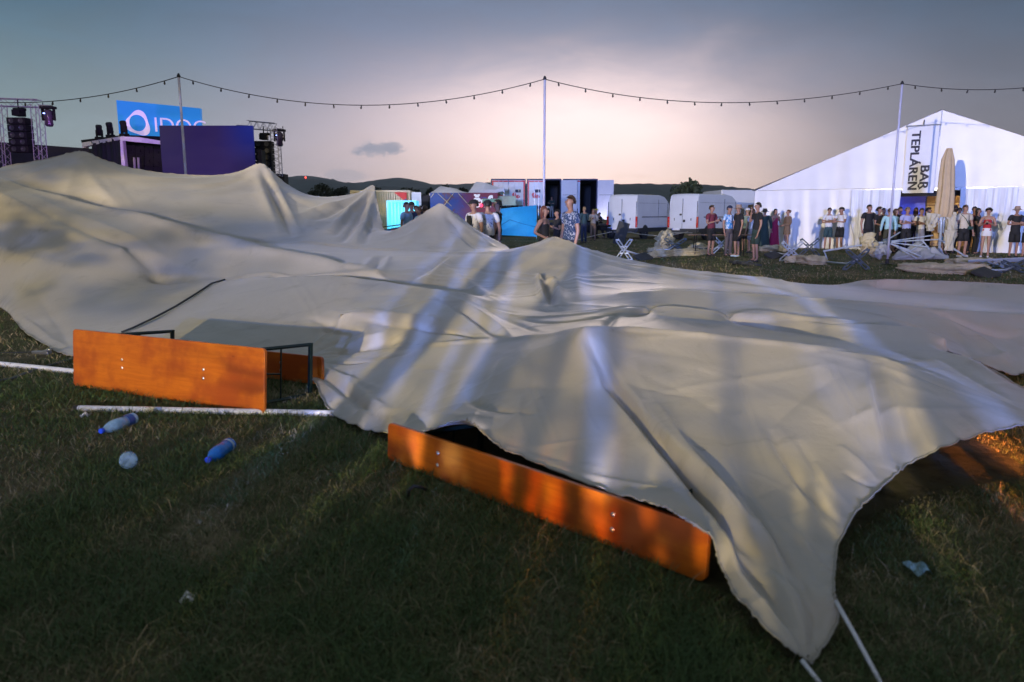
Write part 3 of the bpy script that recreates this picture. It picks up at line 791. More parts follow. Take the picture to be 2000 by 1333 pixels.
# straps
DARK_STRAP = mat('dark_webbing', (.02, .024, .028), .7, 0, .2, 60)
pts = [hit(*p) for p in ((440, 549), (415, 556), (385, 576), (345, 601), (300, 625), (262, 643), (240, 652))]
pts = [p + Vector((0, -.01, .02)) for p in pts if p is not None]
tag(MB().tube(pts, .024, 8, True, .45).build('webbing_strap', DARK_STRAP, None, True), 'black strap running diagonally over the beige fabric above the tipped table', 'strap')
pts = [Pz(150, 700, .02), Pz(120, 707, .015), Pz(70, 722, .015), Pz(20, 740, .02), Pz(-60, 752, .02)]
tag(MB().tube(pts, .03, 8, True, .3).build('webbing_strap', mat('grey_webbing', (.06, .065, .07), .75), None, True), 'grey webbing strap on the grass running off past the left pole', 'strap')
rt = thing('ratchet', Pz(82, 694, .02), 'small metal ratchet at the tent hem left of the table', 'ratchet', None, R(-10))
MB().box((0, 0, .03), (.20, .06, .03)).box((.07, 0, .055), (.09, .055, .02), Matrix.Rotation(R(-20), 3, 'Y')).bevel(.006).build('body', mat('ratchet_steel', (.4, .4, .42), .3, .9), rt)
MB().tube([(-.10, 0, .03), (-.5, -.02, .01), (-1.2, -.05, .012)], .012, 6, True, .5).build('tail', DARK_STRAP, rt)
# guy ropes
ROPE = mat('white_rope', (.72, .73, .76), .55, 0, .2, 90, .3, 260)
tag(MB().tube([Pz(1630, 1170, .14), Pz(1676, 1252, .075), Pz(1742, 1375, .0)], .0075, 8).build('guy_rope', ROPE, None, True), 'white guy rope pulling from the upper knot of the front tent corner', 'rope', 'guy ropes of the tent')
tag(MB().tube([Pz(1566, 1290, .06), Pz(1588, 1318, .04), Pz(1625, 1365, .0)], .0075, 8).build('guy_rope', ROPE, None, True), 'white guy rope leaving the lowest tip of the front tent corner', 'rope', 'guy ropes of the tent')
# bottles
def pet(name, col, alpha):
    m = bpy.data.materials.new(name); m.use_nodes = True; t = NT(m.node_tree); b = m.node_tree.nodes['Principled BSDF']
    ou = m.node_tree.nodes['Material Output']
    b.inputs['Base Color'].default_value = col + (1,); b.inputs['Roughness'].default_value = .12
    tr = m.node_tree.nodes.new('ShaderNodeBsdfTransparent'); tr.inputs[0].default_value = tuple(.6 + .4 * c for c in col) + (1,)
    mx = m.node_tree.nodes.new('ShaderNodeMixShader')
    k = t.rng(t.noise(t.coord('Object'), 22, 3, .6), .3, .7, alpha - .12, alpha + .12)
    t.l.new(k, mx.inputs[0]); t.l.new(tr.outputs[0], mx.inputs[1]); t.l.new(b.outputs[0], mx.inputs[2]); t.l.new(mx.outputs[0], ou.inputs[0])
    return m
CLEAR = pet('clear_pet', (.42, .70, .95), .68); CLEAR_THIN = pet('thin_clear_pet', (.35, .55, .72), .40); BLUEP = pet('blue_pet', (.02, .22, .75), .85)  # blue light on the clear bottles is put into their colour
def bottle(P_bottom, P_cap, length, r, body, cap_mat, label, crush=0.0, band=None, pitch=0.0):
    a, c = Vector(P_bottom), Vector(P_cap); rz = math.atan2(c.y - a.y, c.x - a.x)
    root = thing('plastic_bottle', (a.x, a.y, a.z), label, 'bottle', 'plastic bottles on the grass', rz)
    root.rotation_euler = (0, R(pitch), rz)
    k = length
    prof = [(r * .55, .012 * k), (r * .85, 0), (r, .03 * k), (r, .10 * k), (r * .95, .12 * k), (r, .14 * k), (r * (1 - crush), .30 * k), (r * .93, .36 * k), (r, .42 * k), (r, .62 * k), (r * .86, .74 * k), (r * .55, .84 * k), (r * .33, .91 * k), (r * .30, .93 * k)]
    b = MB().lathe(prof, 20, (0, 0, 0), (1, 0, 0)).build('bottle_body', body, root, True)
    MB().lathe([(r * .40, .925 * k), (r * .42, .93 * k), (r * .42, .99 * k), (r * .36, k)], 14, (0, 0, 0), (1, 0, 0)).build('cap', cap_mat, root)
    if band: MB().lathe([(r * 1.012, band[0] * k), (r * 1.015, band[0] * k + .004), (r * 1.015, band[1] * k - .004), (r * 1.012, band[1] * k)], 20, (0, 0, 0), (1, 0, 0), False).build('label_band', band[2], root, True)
    return root
BLUE_CAP = mat('blue_cap', (.02, .09, .75), .4); PALE_CAP = mat('pale_cap', (.5, .6, .75), .4)
bottle(Pz(262, 817, .04), Pz(183, 848, .04), .34, .044, CLEAR, BLUE_CAP, 'clear plastic bottle with blue cap lying on the grass near the white pole', .14, (.12, .30, mat('blue_label', (.03, .12, .42), .4)))
bottle(Pz(449, 868, .042), Pz(388, 912, .042), .32, .046, BLUEP, BLUE_CAP, 'solid blue plastic bottle lying on the grass below the tipped table', .08, (.11, .18, mat('pale_band', (.45, .62, .75), .4)))
bottle(Pz(251, 900, .075), Pz(247, 872, .05), .22, .050, CLEAR_THIN, PALE_CAP, 'clear plastic bottle seen end on, its round base towards the viewer', .05, None, 13)
for (x, y, s_, c_, lb) in ((368, 1170, .03, (.75, .75, .72), 'small white paper scrap alone in the dark front grass'), (168, 812, .035, (.8, .8, .78), 'flattened white scrap beside the white pole'),
                           (1792, 1112, .05, (.25, .42, .5), 'pale blue plastic shred in the grass right of the tent corner')):
    p = Pz(x, y, .02)
    m = MB().grid(lambda u, v: (p.x + (u - .5) * s_ * 1.6, p.y + (v - .5) * s_ * 2, .015 + .02 * math.sin(7 * u + 3) * math.sin(5 * v + 1) + .012), 5, 5)
    tag(m.build('litter', mat('scrap_%d' % x, c_, .7), None), lb, 'litter')
def stake_arch():
    m = MB().tube([Pz(797, 975, .0), Pz(798, 958, .06), Pz(808, 950, .09), Pz(822, 952, .07), Pz(835, 958, .0)], .009, 6)
    return m.build('bent_strap', DARK_STRAP, None, True)
tag(stake_arch(), 'short black strap end curling out of the grass below the long bench', 'strap')

# ------------------------------------------------------------------ grass
def grass(n, rmin, rmax, hmin, hmax, wid, seed, power=1.0, drier=0.0):
    rg = np.random.default_rng(seed)
    th = rg.uniform(R(-50), R(50), n); u = rg.random(n) ** power
    r = rmin * (rmax / rmin) ** u
    x, y = r * np.sin(th), r * np.cos(th)
    i, j = to_ij(x, y); ii = np.clip(np.round(i).astype(int), 0, N_T - 1); jj = np.clip(np.round(j).astype(int), 0, N_R - 1)
    inn = IN[ii, jj] & (i > 0) & (i < N_T - 1) & (j > 0) & (j < N_R - 1)
    er = IN.copy()
    for _ in range(10):
        er[1:-1, 1:-1] = er[1:-1, 1:-1] & er[2:, 1:-1] & er[:-2, 1:-1] & er[1:-1, 2:] & er[1:-1, :-2]
    inn = er[ii, jj] & (i > 0) & (i < N_T - 1) & (j > 0) & (j < N_R - 1)
    # low blades only near the hem
    near = IN[ii, jj]
    # patches: clumps of longer green grass, trodden dry areas
    def pn(s, sd):
        g = np.random.default_rng(sd).random((64, 64)); a = (x / s) % 63; b = (y / s) % 63
        a0 = a.astype(int); b0 = b.astype(int); fa = a - a0; fb = b - b0; fa = fa * fa * (3 - 2 * fa); fb = fb * fb * (3 - 2 * fb)
        return g[a0, b0] * (1 - fa) * (1 - fb) + g[a0 + 1, b0] * fa * (1 - fb) + g[a0, b0 + 1] * (1 - fa) * fb + g[a0 + 1, b0 + 1] * fa * fb
    pa = .6 * pn(.55, 3) + .4 * pn(.17, 4)
    keepm = ~inn & (rg.random(n) < .35 + .9 * pa)
    x, y, r, pa, near = x[keepm], y[keepm], r[keepm], pa[keepm], near[keepm]; n = len(x)
    h = rg.uniform(hmin, hmax, n) * (.55 + .9 * pa) * np.where(rg.random(n) < .06, 1.7, 1.0); h = np.where(near, h * .4, h)
    w = wid * rg.uniform(.6, 1.3, n) * np.clip(r / 4.5, .8, 4.5)
    a = rg.uniform(0, 2 * np.pi, n); lean = rg.uniform(.4, 2.1, n) * h
    b = rg.uniform(0, 2 * np.pi, n)
    dx, dy = np.cos(a) * lean, np.sin(a) * lean; wx, wy = np.cos(b) * w / 2, np.sin(b) * w / 2
    V = np.zeros((n, 5, 3))
    V[:, 0] = np.stack([x - wx, y - wy, np.full(n, -.004)], 1); V[:, 1] = np.stack([x + wx, y + wy, np.full(n, -.004)], 1)
    mx, my, mz = x + dx * .38, y + dy * .38, h * .62
    V[:, 2] = np.stack([mx + wx * .7, my + wy * .7, mz], 1); V[:, 3] = np.stack([mx - wx * .7, my - wy * .7, mz], 1)
    V[:, 4] = np.stack([x + dx, y + dy, h * rg.uniform(.55, 1.0, n)], 1)
    base = (np.arange(n) * 5)[:, None]
    tri = np.concatenate([base + np.array([[0, 1, 2]]), base + np.array([[0, 2, 3]]), base + np.array([[3, 2, 4]])], 1).reshape(-1, 3)
    me = np_mesh('grass', V.reshape(-1, 3), tri)
    dry = np.clip(0.92 + drier - pa * 1.5 + rg.normal(0, .35, n), 0, 1)
    at = me.attributes.new('dry', 'FLOAT', 'POINT'); at.data.foreach_set('value', np.repeat(dry, 5).astype(np.float32))
    return me
gm = bpy.data.materials.new('grass_blades'); gm.use_nodes = True
t = NT(gm.node_tree); b = gm.node_tree.nodes['Principled BSDF']
an = gm.node_tree.nodes.new('ShaderNodeAttribute'); an.attribute_name = 'dry'
cr = gm.node_tree.nodes.new('ShaderNodeValToRGB'); t.l.new(an.outputs['Fac'], cr.inputs[0])
e = cr.color_ramp.elements; e[0].position = 0; e[0].color = (.060, .105, .032, 1); e[1].position = 1; e[1].color = (.42, .34, .21, 1)
q_ = e.new(.45); q_.color = (.125, .142, .056, 1); q_ = e.new(.75); q_.color = (.27, .22, .125, 1)
t.l.new(cr.outputs[0], b.inputs['Base Color']); b.inputs['Roughness'].default_value = .65; b.inputs['Specular IOR Level'].default_value = .25
g1 = link('grass', grass(310000, 2.05, 9.0, .022, .062, .0040, 21, .85), gm); tag(g1, 'short trampled grass, half dry, around the tent', 'grass', kind='stuff')
g2 = link('grass', grass(105000, 8.0, 46, .03, .07, .0045, 22, 1.0, .35), gm); tag(g2, 'dry grass of the festival field behind the tent', 'grass', kind='stuff')
# ================================================================== setting behind: hills, trees, marquee, stage, vans, containers
def gpt(px, py): return Pz(px, py, 0)
def at(px, Y, z=0.0):
    """world point at distance Y under photo column px"""
    lo, hi_ = 0.0, 0.0
    x = (px - 1000) / F_PX * (Y * CP + (CAM_Z - z) * SP)
    return Vector((x, Y, z))
# ---- hills
def hill(name, pts, Y, depth, color, label_kind='structure'):
    """pts: (photo x, photo y of the skyline)"""
    P = [PY(px, py, Y) for px, py in pts]
    rg = np.random.default_rng(int(Y)); rows = []
    Q = []
    for a, b in zip(P, P[1:]):
        n = max(2, int((b - a).length / (Y * .006)))
        for k in range(n): Q.append(a.lerp(b, k / n))
    Q.append(P[-1])
    zz = np.array([q.z for q in Q]); ker = np.hanning(9); ker /= ker.sum(); zz = np.convolve(np.pad(zz, 4, mode='edge'), ker, 'valid')
    zz = zz + rg.normal(0, Y * .0004, len(zz))
    m = MB(); rings = []
    for k, f in enumerate((-1, -.7, -.4, -.15, 0, .3, .7, 1)):
        hh = [max(0, 1 - abs(f) ** 1.4)][0]
        rings.append([m.b.verts.new((q.x * (1 + f * depth / Y), Y + f * depth, max(-1.0, (zz[i]) * hh * (1 + (rg.normal(0, .03) if f else 0)) - (1 if abs(f) == 1 else 0)))) for i, q in enumerate(Q)])
    for A, B in zip(rings, rings[1:]):
        for i in range(len(A) - 1): m.b.faces.new((A[i], A[i + 1], B[i + 1], B[i]))
    o = m.build(name, mat(name + '_hazed_forest', color, .95, 0, .35, .02, .6, .05), None, True); tag(o, kind='structure'); return o  # haze is put into the forest colour too, paler and bluish
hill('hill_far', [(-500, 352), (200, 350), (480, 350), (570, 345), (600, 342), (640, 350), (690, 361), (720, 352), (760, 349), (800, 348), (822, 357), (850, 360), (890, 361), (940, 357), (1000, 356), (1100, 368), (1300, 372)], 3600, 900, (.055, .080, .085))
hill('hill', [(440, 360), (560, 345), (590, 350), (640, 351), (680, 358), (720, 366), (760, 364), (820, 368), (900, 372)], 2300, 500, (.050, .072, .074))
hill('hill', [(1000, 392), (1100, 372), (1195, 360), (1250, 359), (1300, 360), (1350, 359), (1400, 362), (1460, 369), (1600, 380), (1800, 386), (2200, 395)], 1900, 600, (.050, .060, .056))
# ---- trees
LEAF = [mat('leaf_dark', (.028, .040, .022), .7, 0, .5, 3), mat('leaf_mid', (.045, .062, .026), .7, 0, .5, 3)]
BARK = mat('bark', (.06, .045, .035), .9)
def tree(px, Y, ytop, half, label, seed, ybase=None, n=900, m_=0, leaf=.0):
    base = at(px, Y); top = PY(px, ytop, Y).z; hw = half / F_PX * Y
    root = thing('tree', (base.x, Y, 0), label, 'tree', 'trees behind the festival field')
    rg = random.Random(seed)
    MB().tube([(0, 0, -.1), (.02 * top, 0, top * .25), (0, .01 * top, top * .6), (0, 0, top * .85)], [top * .03, top * .025, top * .015, top * .004], 7).build('trunk', BARK, root)
    cl = MB(); lobes = [(rg.gauss(0, .42) * hw, rg.gauss(0, .42) * hw, top * rg.uniform(.35, .86), rg.uniform(.28, .5) * hw) for _ in range(11)]
    lobes.append((0, 0, top * .80, .35 * hw))
    sz = leaf or max(.12, hw * .11)
    for _ in range(n):
        lx, ly, lz, lr = rg.choice(lobes)
        v = Vector((rg.gauss(0, 1), rg.gauss(0, 1), rg.gauss(0, .8))).normalized() * lr * rg.uniform(.55, 1.12)
        c = Vector((lx, ly, lz)) + v
        c.z = min(c.z, top * 1.02)
        nrm = Vector((rg.gauss(0, 1), rg.gauss(0, 1), rg.gauss(0, 1))).normalized(); u = nrm.orthogonal().normalized(); w_ = nrm.cross(u)
        s_ = sz * rg.uniform(.6, 1.5)
        vs = [cl.b.verts.new(c + u * s_ * a + w_ * s_ * b * .7) for a, b in ((-1, 0), (-.2, -1), (1, -.2), (.3, 1))]
        cl.b.faces.new(vs)
    cl.build('crown', LEAF[m_], root)
    return root
tree(1333, 62, 346, 32, 'single leafy tree standing up behind the two white vans', 4, n=1800, m_=1)
for k, (px, yt, hw_) in enumerate(((538, 366, 20), (585, 372, 22), (612, 366, 20), (640, 354, 22), (668, 360, 20), (700, 372, 20), (735, 358, 16), (790, 362, 22), (815, 368, 18), (838, 362, 16), (868, 354, 20), (905, 358, 20), (925, 362, 14), (962, 368, 16), (1250, 384, 20), (1420, 392, 26), (1480, 396, 24))):
    lab = ['low dark tree just right of the black speaker stack', 'dark tree at the foot of the misty hill', 'rounded dark tree left of the tallest in the clump', 'tallest dark tree in the clump behind the standing tent corner', 'bushy dark tree right of the tallest in the clump', 'low dark tree behind the tip of the beige tent corner',
           'dark tree rising right beside the tent corner tip', 'broad dark tree above the cream container', 'low dark tree above the cyan lit panel', 'small dark tree left of the white canopy roofs', 'feathery dark tree behind the left white canopy', 'dark tree between the two white canopy roofs', 'small dark tree left of the peaked canopy', 'dark tree hidden behind the first trailer',
           'dark bush behind the left white van', 'dark low tree behind the second white van', 'dark low tree at the left edge of the marquee'][k]
    tree(px, 130 + 9 * (k % 4), yt, hw_, lab, 30 + k, n=1100)

# ---- marquee
PVC = mat('marquee_pvc', (.76, .76, .78), .38, 0, .05, 1.2, .15, 2.5)
PVC_CLEAR = mat('marquee_window_pvc', (.66, .68, .74), .42, 0, .08, 1.0, .3, 3)
ALU = mat('aluminium', (.55, .56, .58), .4, .8)
A0 = at(1468, 34.6); dm = Vector((math.cos(R(-35)), math.sin(R(-35)), 0)); mz = math.atan2(dm.y, dm.x)
MQ = thing('marquee', A0, 'big white gabled marquee with open curtained front and a bar banner', 'marquee', None, mz)
WM, EZ, RZ, DM = 14.4, 2.52, 5.52, 24.0
def wavy(nm, x0, x1, z0, z1, y, amp, per, m, ztop_fn=None, parent=None, nu=60, nv=8, seed=0, tie=None, name_label=None):
    rg = random.Random(seed); ph = rg.random() * 6
    def fn(u, v):
        x = x0 + (x1 - x0) * u; zt = z1 if ztop_fn is None else ztop_fn(x); z = z0 + (zt - z0) * v
        k = (1 - v) * .8 + .2
        yy = y + amp * k * (math.sin(x * 6.283 / per + ph + .8 * math.sin(z * 1.3)) + .5 * math.sin(x * 15.1 / per + 2 * ph + z))
        if tie:
            c, zt_, s_ = tie
            g = math.exp(-((z - zt_) / .8) ** 2) if z < zt_ + 3 else 0
            x = x + (c - x) * (s_ * g if z > zt_ else s_ * (.55 + .45 * g))
        return (x, yy, z)
    o = MB().grid(fn, nu, nv).build(nm, m, parent or MQ, True)
    if name_label: o['label'] = name_label
    return o
roofz = lambda x: EZ + (RZ - EZ) * (1 - abs(x - WM / 2) / (WM / 2))
wavy('front_gable', 0, WM, EZ + .02, RZ, .0, .010, 1.6, PVC, roofz, None, 120, 10, 1)
wavy('back_gable', 0, WM, EZ + .02, RZ, DM, .01, 1.6, PVC, roofz, None, 20, 4, 2)
for s_ in (0, 1):
    x0, x1 = (-.12, WM / 2) if s_ == 0 else (WM + .12, WM / 2)
    m = MB().grid(lambda u, v: (x0 + (x1 - x0) * u, -.06 + (DM + .12) * v, EZ - .02 + (RZ - EZ) * u + .04 - .05 * math.sin(math.pi * u) - .03 * abs(math.sin(v * math.pi * 5))), 16, 40)
    m.build('roof_slope', PVC, MQ, True)
OP0, OP1 = 4.6, 9.1           # the opening in the front, along the wall
wavy('front_wall', .02, OP0 - .1, 0.0, EZ, .03, .03, 1.3, PVC, None, None, 90, 10, 3)
wavy('front_wall', OP1 - .1, WM, 0.0, EZ, .03, .03, 1.2, PVC_CLEAR, None, None, 40, 10, 4)
wavy('curtain', OP0 - .5, OP0 + 1.4, .03, EZ - .05, -.08, .05, .38, PVC_CLEAR, None, None, 60, 12, 5, (OP0 - .15, .2, .75), 'bunched curtain at the left of the opening')
wavy('curtain', OP1 - 1.0, OP1 + .9, .03, EZ - .05, -.08, .055, .30, PVC_CLEAR, None, None, 60, 12, 6, (OP1 + .1, .3, .6), 'bunched curtain at the right of the opening')
for s_ in (0, 1):
    x = 0 if s_ == 0 else WM
    wavy('side_wall', 0, 1, 0, EZ, 0, .0, 1, PVC, None, None, 2, 2, 7) if False else MB().grid(lambda u, v: (x, DM * u, EZ * v), 12, 3).build('side_wall', PVC, MQ)
MB().grid(lambda u, v: (WM * u, DM - .02, EZ * v), 12, 3).build('back_wall', PVC, MQ)
for x in (.06, OP0, OP1, WM - .06):
    MB().box((x, .12, EZ / 2), (.12, .14, EZ)).build('post', ALU, MQ)
MB().box((WM / 2, .10, EZ - .05), (WM, .10, .12)).build('eave_beam', ALU, MQ)
MB().tube([(WM / 2, .02, RZ - .02), (WM / 2, .02, RZ - 1.0)], .03, 8).build('king_post', ALU, MQ)
DARKW = mat('dark_interior', (.02, .02, .022), .8)
MB().grid(lambda u, v: (OP0 - 1 + (OP1 - OP0 + 2) * u, .6 + .02 * math.sin(u * 40), EZ - .32 + .32 * v), 60, 2).build('inner_valance', DARKW, MQ)
# interior: bar backdrop and stall partitions lit by its own lamps
TAN = mat('tan_panel', (.55, .40, .20), .7); BLUEC = mat('blue_drape', (.12, .14, .45), .8)
MB().box((9.6, 6.0, 1.25), (6.6, .08, 2.5)).build('bar_backdrop', TAN, MQ)
MB().box((4.6, 5.5, 1.25), (3.4, .08, 2.5)).build('blue_backdrop', BLUEC, MQ)
for k in range(5): MB().box((7.4 + k * 1.35, 5.9, 1.25), (.10, .1, 2.5)).build('mullion', mat('brown_frame', (.16, .09, .05), .7), MQ)
MB().box((9.0, 5.86, 1.9), (9.5, .05, .05)).build('rail', mat('brown_frame', (.16, .09, .05), .7), MQ)
def in_marquee(x, y, z):
    return A0 + Vector((math.cos(mz) * x - math.sin(mz) * y, math.sin(mz) * x + math.cos(mz) * y, z))
def point(name, loc, power, color, radius=.2):
    d = bpy.data.lights.new(name, 'POINT'); d.energy = power; d.color = color; d.shadow_soft_size = radius
    o = bpy.data.objects.new(name, d); COL.objects.link(o); o.location = loc; return o
point('bar_lamp', in_marquee(10.6, 4.2, 2.3), 90, (1.0, .62, .22)); point('bar_lamp', in_marquee(8.0, 4.4, 2.35), 45, (1.0, .66, .35)); point('bar_lamp_blue', in_marquee(4.6, 4.0, 2.2), 60, (.25, .25, 1.0))
# banner on the gable
BN = thing('banner', in_marquee(6.62, -.22, 0), 'white vertical banner reading TEPLÁREŇ BAR hung on the marquee gable', 'banner', None, mz)
b0, b1, bw = 2.32, 4.92, 1.12
BNM = mat('banner_cloth', (.74, .74, .76), .6, 0, .04)
MB().grid(lambda u, v: (-bw / 2 + bw * u, .02 * math.sin(v * 5 + u * 2), b0 + (b1 - b0) * v), 8, 14).build('cloth', BNM, BN, True)
MB().tube([(-bw / 2 - .06, 0, b1 + .03), (bw / 2 + .06, 0, b1 + .03)], .03, 8).build('top_bar', ALU, BN)
MB().tube([(0, .06, b1 + .03), (0, -.03, b1 + .09), (0, .1, b1 + .25)], .02, 6).build('hook', mat('dark_metal', (.03, .03, .035), .5, .5), BN)
INK = mat('banner_ink', (.03, .03, .045), .7)
for body, x, ztop, ln, cap in (('TEPLÁREŇ', -.22, 4.74, 2.28, .30), ('BAR', .19, 3.38, .92, .30)):
    me = text_mesh(body, 1.0, .0, .004, 'LEFT')
    co = np.zeros(len(me.vertices) * 3, np.float32); me.vertices.foreach_get('co', co); co = co.reshape(-1, 3)
    bx0, bx1 = co[:, 0].min(), co[:, 0].max(); by = co[:, 1].min()
    capm = text_mesh('E', 1.0, .0, .004, 'LEFT'); ce = np.zeros(len(capm.vertices) * 3, np.float32); capm.vertices.foreach_get('co', ce); ce = ce.reshape(-1, 3)
    c0, c1 = ce[:, 1].min(), ce[:, 1].max()
    out_ = np.zeros_like(co)
    out_[:, 2] = ztop - (co[:, 0] - bx0) / (bx1 - bx0) * ln          # reads downwards
    out_[:, 0] = x + ((co[:, 1] - c0) / (c1 - c0) - .5) * cap
    out_[:, 1] = -.035 - co[:, 2]
    me.vertices.foreach_set('co', out_.ravel()); me.update()
    bm_ = bmesh.new()
    for dz, dx, dy in ((0, 0, 0), (.018, .006, -.0012), (-.018, -.006, -.0024), (.009, -.008, -.0036), (-.009, .008, -.0048)):   # heavy strokes
        m2 = me.copy(); m2.transform(Matrix.Translation((dx, dy, dz))); bm_.from_mesh(m2); bpy.data.meshes.remove(m2)
    bm_.to_mesh(me); bm_.free()
    link('lettering', me, INK, BN)

# ---- festoon poles and string lights
PT = [PY(349, 150, 20.0), PY(1064, 155, 20.5), PY(1762, 164, 22.5)]
POLE = mat('festoon_pole', (.46, .46, .60), .45, .1)
for p, lab in zip(PT, ('thin white pole in front of the purple screen carrying the string lights', 'thin white pole behind the middle tent hump carrying the string lights', 'thin white pole before the marquee carrying the string lights')):
    r = thing('festoon_pole', (p.x, p.y, 0), lab, 'pole', 'string light poles')
    MB().tube([(0, 0, 0), (0, 0, p.z)], .032, 10).build('shaft', POLE, r, True)
    MB().lathe([(.04, 0), (.05, .03), (.02, .10)], 10, (0, 0, p.z - .02)).build('top_hook', mat('dark_metal', (.03, .03, .035), .5, .5), r)
    MB().lathe([(.16, 0), (.16, .02), (.05, .04), (.045, .16)], 14).build('foot', mat('dark_metal', (.03, .03, .035), .5, .5), r)
CABLE = mat('festoon_cable', (.012, .012, .014), .6); BULB = mat('festoon_bulb', (.02, .017, .015), .5)
bulb0 = MB().lathe([(.008, .01), (.016, 0), (.018, -.04), (.023, -.052), (.026, -.072), (.016, -.092), (.004, -.10)], 10)
bulb_me = None
def string_light(a, b, low, lab, n, f0=0.0, f1=1.0):
    global bulb_me
    a, b, low = Vector(a), Vector(b), Vector(low)
    c = low * 2 - (a + b) * .5
    f = lambda t: a * (1 - t) ** 2 + c * 2 * t * (1 - t) + b * t * t
    root = thing('string_light', a, lab, 'string light', 'string light spans')
    MB().tube([f(k / 40) - a for k in range(41)], .011, 6).build('cable', CABLE, root)
    for k in range(n):
        p = f(f0 + (f1 - f0) * (k + .5) / n) - a
        if bulb_me is None:
            o = bulb0.build('bulb', BULB, root, True); bulb_me = o.data
        else:
            o = bpy.data.objects.new('bulb', bulb_me); COL.objects.link(o); o.parent = root
        o.location = p; o.rotation_euler = (random.uniform(-.25, .25), random.uniform(-.25, .25), 0)
PM0 = PY(-300, 150, 21.0); PM3 = PY(2260, 120, 21.0)
string_light(PT[0], PM0, (PT[0] + PM0) * .5 - Vector((0, 0, .66)), 'string of dark bulbs sagging left of the left pole', 12)
string_light(PT[0], PT[1], PY(706, 206, 20.2), 'string of dark bulbs between the left and middle poles', 13)
string_light(PT[1], PT[2], PY(1410, 201, 21.5), 'string of dark bulbs between the middle and right poles', 13)
string_light(PT[2], PM3, (PT[2] + PM3) * .5 - Vector((0, 0, .40)), 'string of dark bulbs right of the right pole', 9)

# ---- stage at the far left
YS = 40.0
BLK = mat('black_metal', (.008, .008, .010), .75, 0, .12, 6, 0, 40, None, 0, .2); BLKC = mat('black_cloth', (.010, .012, .018), .9, 0, .3); TRM = mat('truss_aluminium', (.30, .29, .33), .5, .3)
LILAC = mat('stage_frame_white', (.70, .68, .72), .5)
def truss(root, a, b, w_=.40, n=8, r=.019, name='truss'):
    a, b = Vector(a), Vector(b); d = (b - a).normalized()
    u = d.cross(Vector((0, 1, 0))); u = u.normalized() if u.length > .1 else Vector((1, 0, 0)); v = d.cross(u).normalized()
    m = MB(); cs = [(u * sx + v * sy) * w_ / 2 for sx, sy in ((-1, -1), (1, -1), (1, 1), (-1, 1))]
    for c in cs: m.tube([a + c, b + c], r, 6)
    for k in range(n):
        p, q_ = a.lerp(b, k / n), a.lerp(b, (k + 1) / n)
        for i in range(4):
            c0, c1 = cs[i], cs[(i + 1) % 4]
            m.tube([p + (c0 if k % 2 else c1), q_ + (c1 if k % 2 else c0)], r * .55, 4)
    return m.build(name, TRM, root)
def line_array(root_name, top, n, w_, h_, d_, lab, lean=0.0):
    r = thing(root_name, top, lab, 'speaker', 'hanging speaker stacks')
    MB().tube([(0, 0, 0), (0, 0, -.45)], .03, 6).build('chain', BLK, r)
    MB().box((0, 0, -.55), (.34, .5, .26)).box((.08, -.05, -.40), (.5, .2, .12)).bevel(.02).build('hoist', BLK, r)
    z = -.75; y = 0.0
    for k in range(n):
        rot = Matrix.Rotation(R(lean * k), 3, 'X')
        b = MB().box((0, y, z - h_ / 2), (w_, d_, h_ - .02), rot).bevel(.02).build('cabinet', BLK, r)
        for sx in (-.25, .25): MB().lathe([(h_ * .36, 0), (h_ * .36, .012), (h_ * .28, .012), (h_ * .10, -.01)], 16, (sx * w_, y - d_ / 2 - .004, z - h_ / 2), (0, -1, 0)).build('driver', mat('driver_cone', (.03, .03, .034), .4), b)
        z -= h_; y -= lean * .01
    return r
def hanging_head(top, lab, flip=1):
    r = thing('moving_head', top, lab, 'stage light', 'stage lights hanging from truss ends')
    MB().box((0, 0, -.06), (.62, .30, .10)).tube([(-.2, 0, .15), (-.2, 0, -.02)], .02, 6).tube([(.2, 0, .15), (.2, 0, -.02)], .02, 6).build('base', BLK, r)
    for sx in (-1, 1): MB().box((sx * .25, 0, -.36), (.06, .16, .5)).bevel(.02).build('yoke', BLK, r)
    MB().lathe([(.10, -.14), (.19, -.22), (.20, -.50), (.15, -.62), (.17, -.78), (.12, -.86)], 16).build('lamp_head', mat('smoked_plastic', (.05, .035, .06), .2), r, True)
    MB().lathe([(.03, -.3), (.05, -.32), (.03, -.34)], 8, (-.08, -.19, 0)).build('indicator', mat('indicator_led', (.1, .2, 1), .4, emit=(.25, .35, 1.0), estr=6), r)
    return r
YT = 34.0
def TP(px, py, Y=YT): return PY(px, py, Y)
tw = thing('truss_gate', at(20, YT), 'purple lit truss gate holding a speaker stack at the far left', 'truss')
o_ = Vector(tw.location)
truss(tw, TP(0, 198) - o_ - Vector((1.6, 0, 0)), TP(78, 203) - o_, .32, 9)
truss(tw, TP(72, 205) - o_, TP(84, 300) - o_ - Vector((.18, 0, 2)), .36, 14)
truss(tw, TP(0, 205) - o_, TP(8, 300) - o_ - Vector((.1, 0, 2)), .36, 14)
MB().tube([TP(78, 206) - o_, TP(100, 207) - o_], .03, 6).build('outrigger', TRM, tw)
line_array('line_array', TP(34, 196), 5, .82, .30, .55, 'black speaker stack hanging in the purple truss gate at the far left')
hanging_head(TP(93, 208), 'blue dotted stage light hanging off the end of the purple truss')
tw = thing('truss_gate', at(530, YS), 'grey truss tower right of the purple screen with a speaker stack', 'truss'); o_ = Vector(tw.location)
truss(tw, TP(484, 244, YS) - o_, TP(538, 249, YS) - o_, .38, 8)
truss(tw, TP(534, 251, YS) - o_, TP(540, 345, YS) - o_, .50, 14)
MB().tube([TP(462, 245, YS) - o_, TP(484, 246, YS) - o_], .025, 6).build('outrigger', TRM, tw)
MB().tube([TP(540, 252, YS) - o_, TP(550, 252, YS) - o_], .025, 6).build('outrigger', TRM, tw)
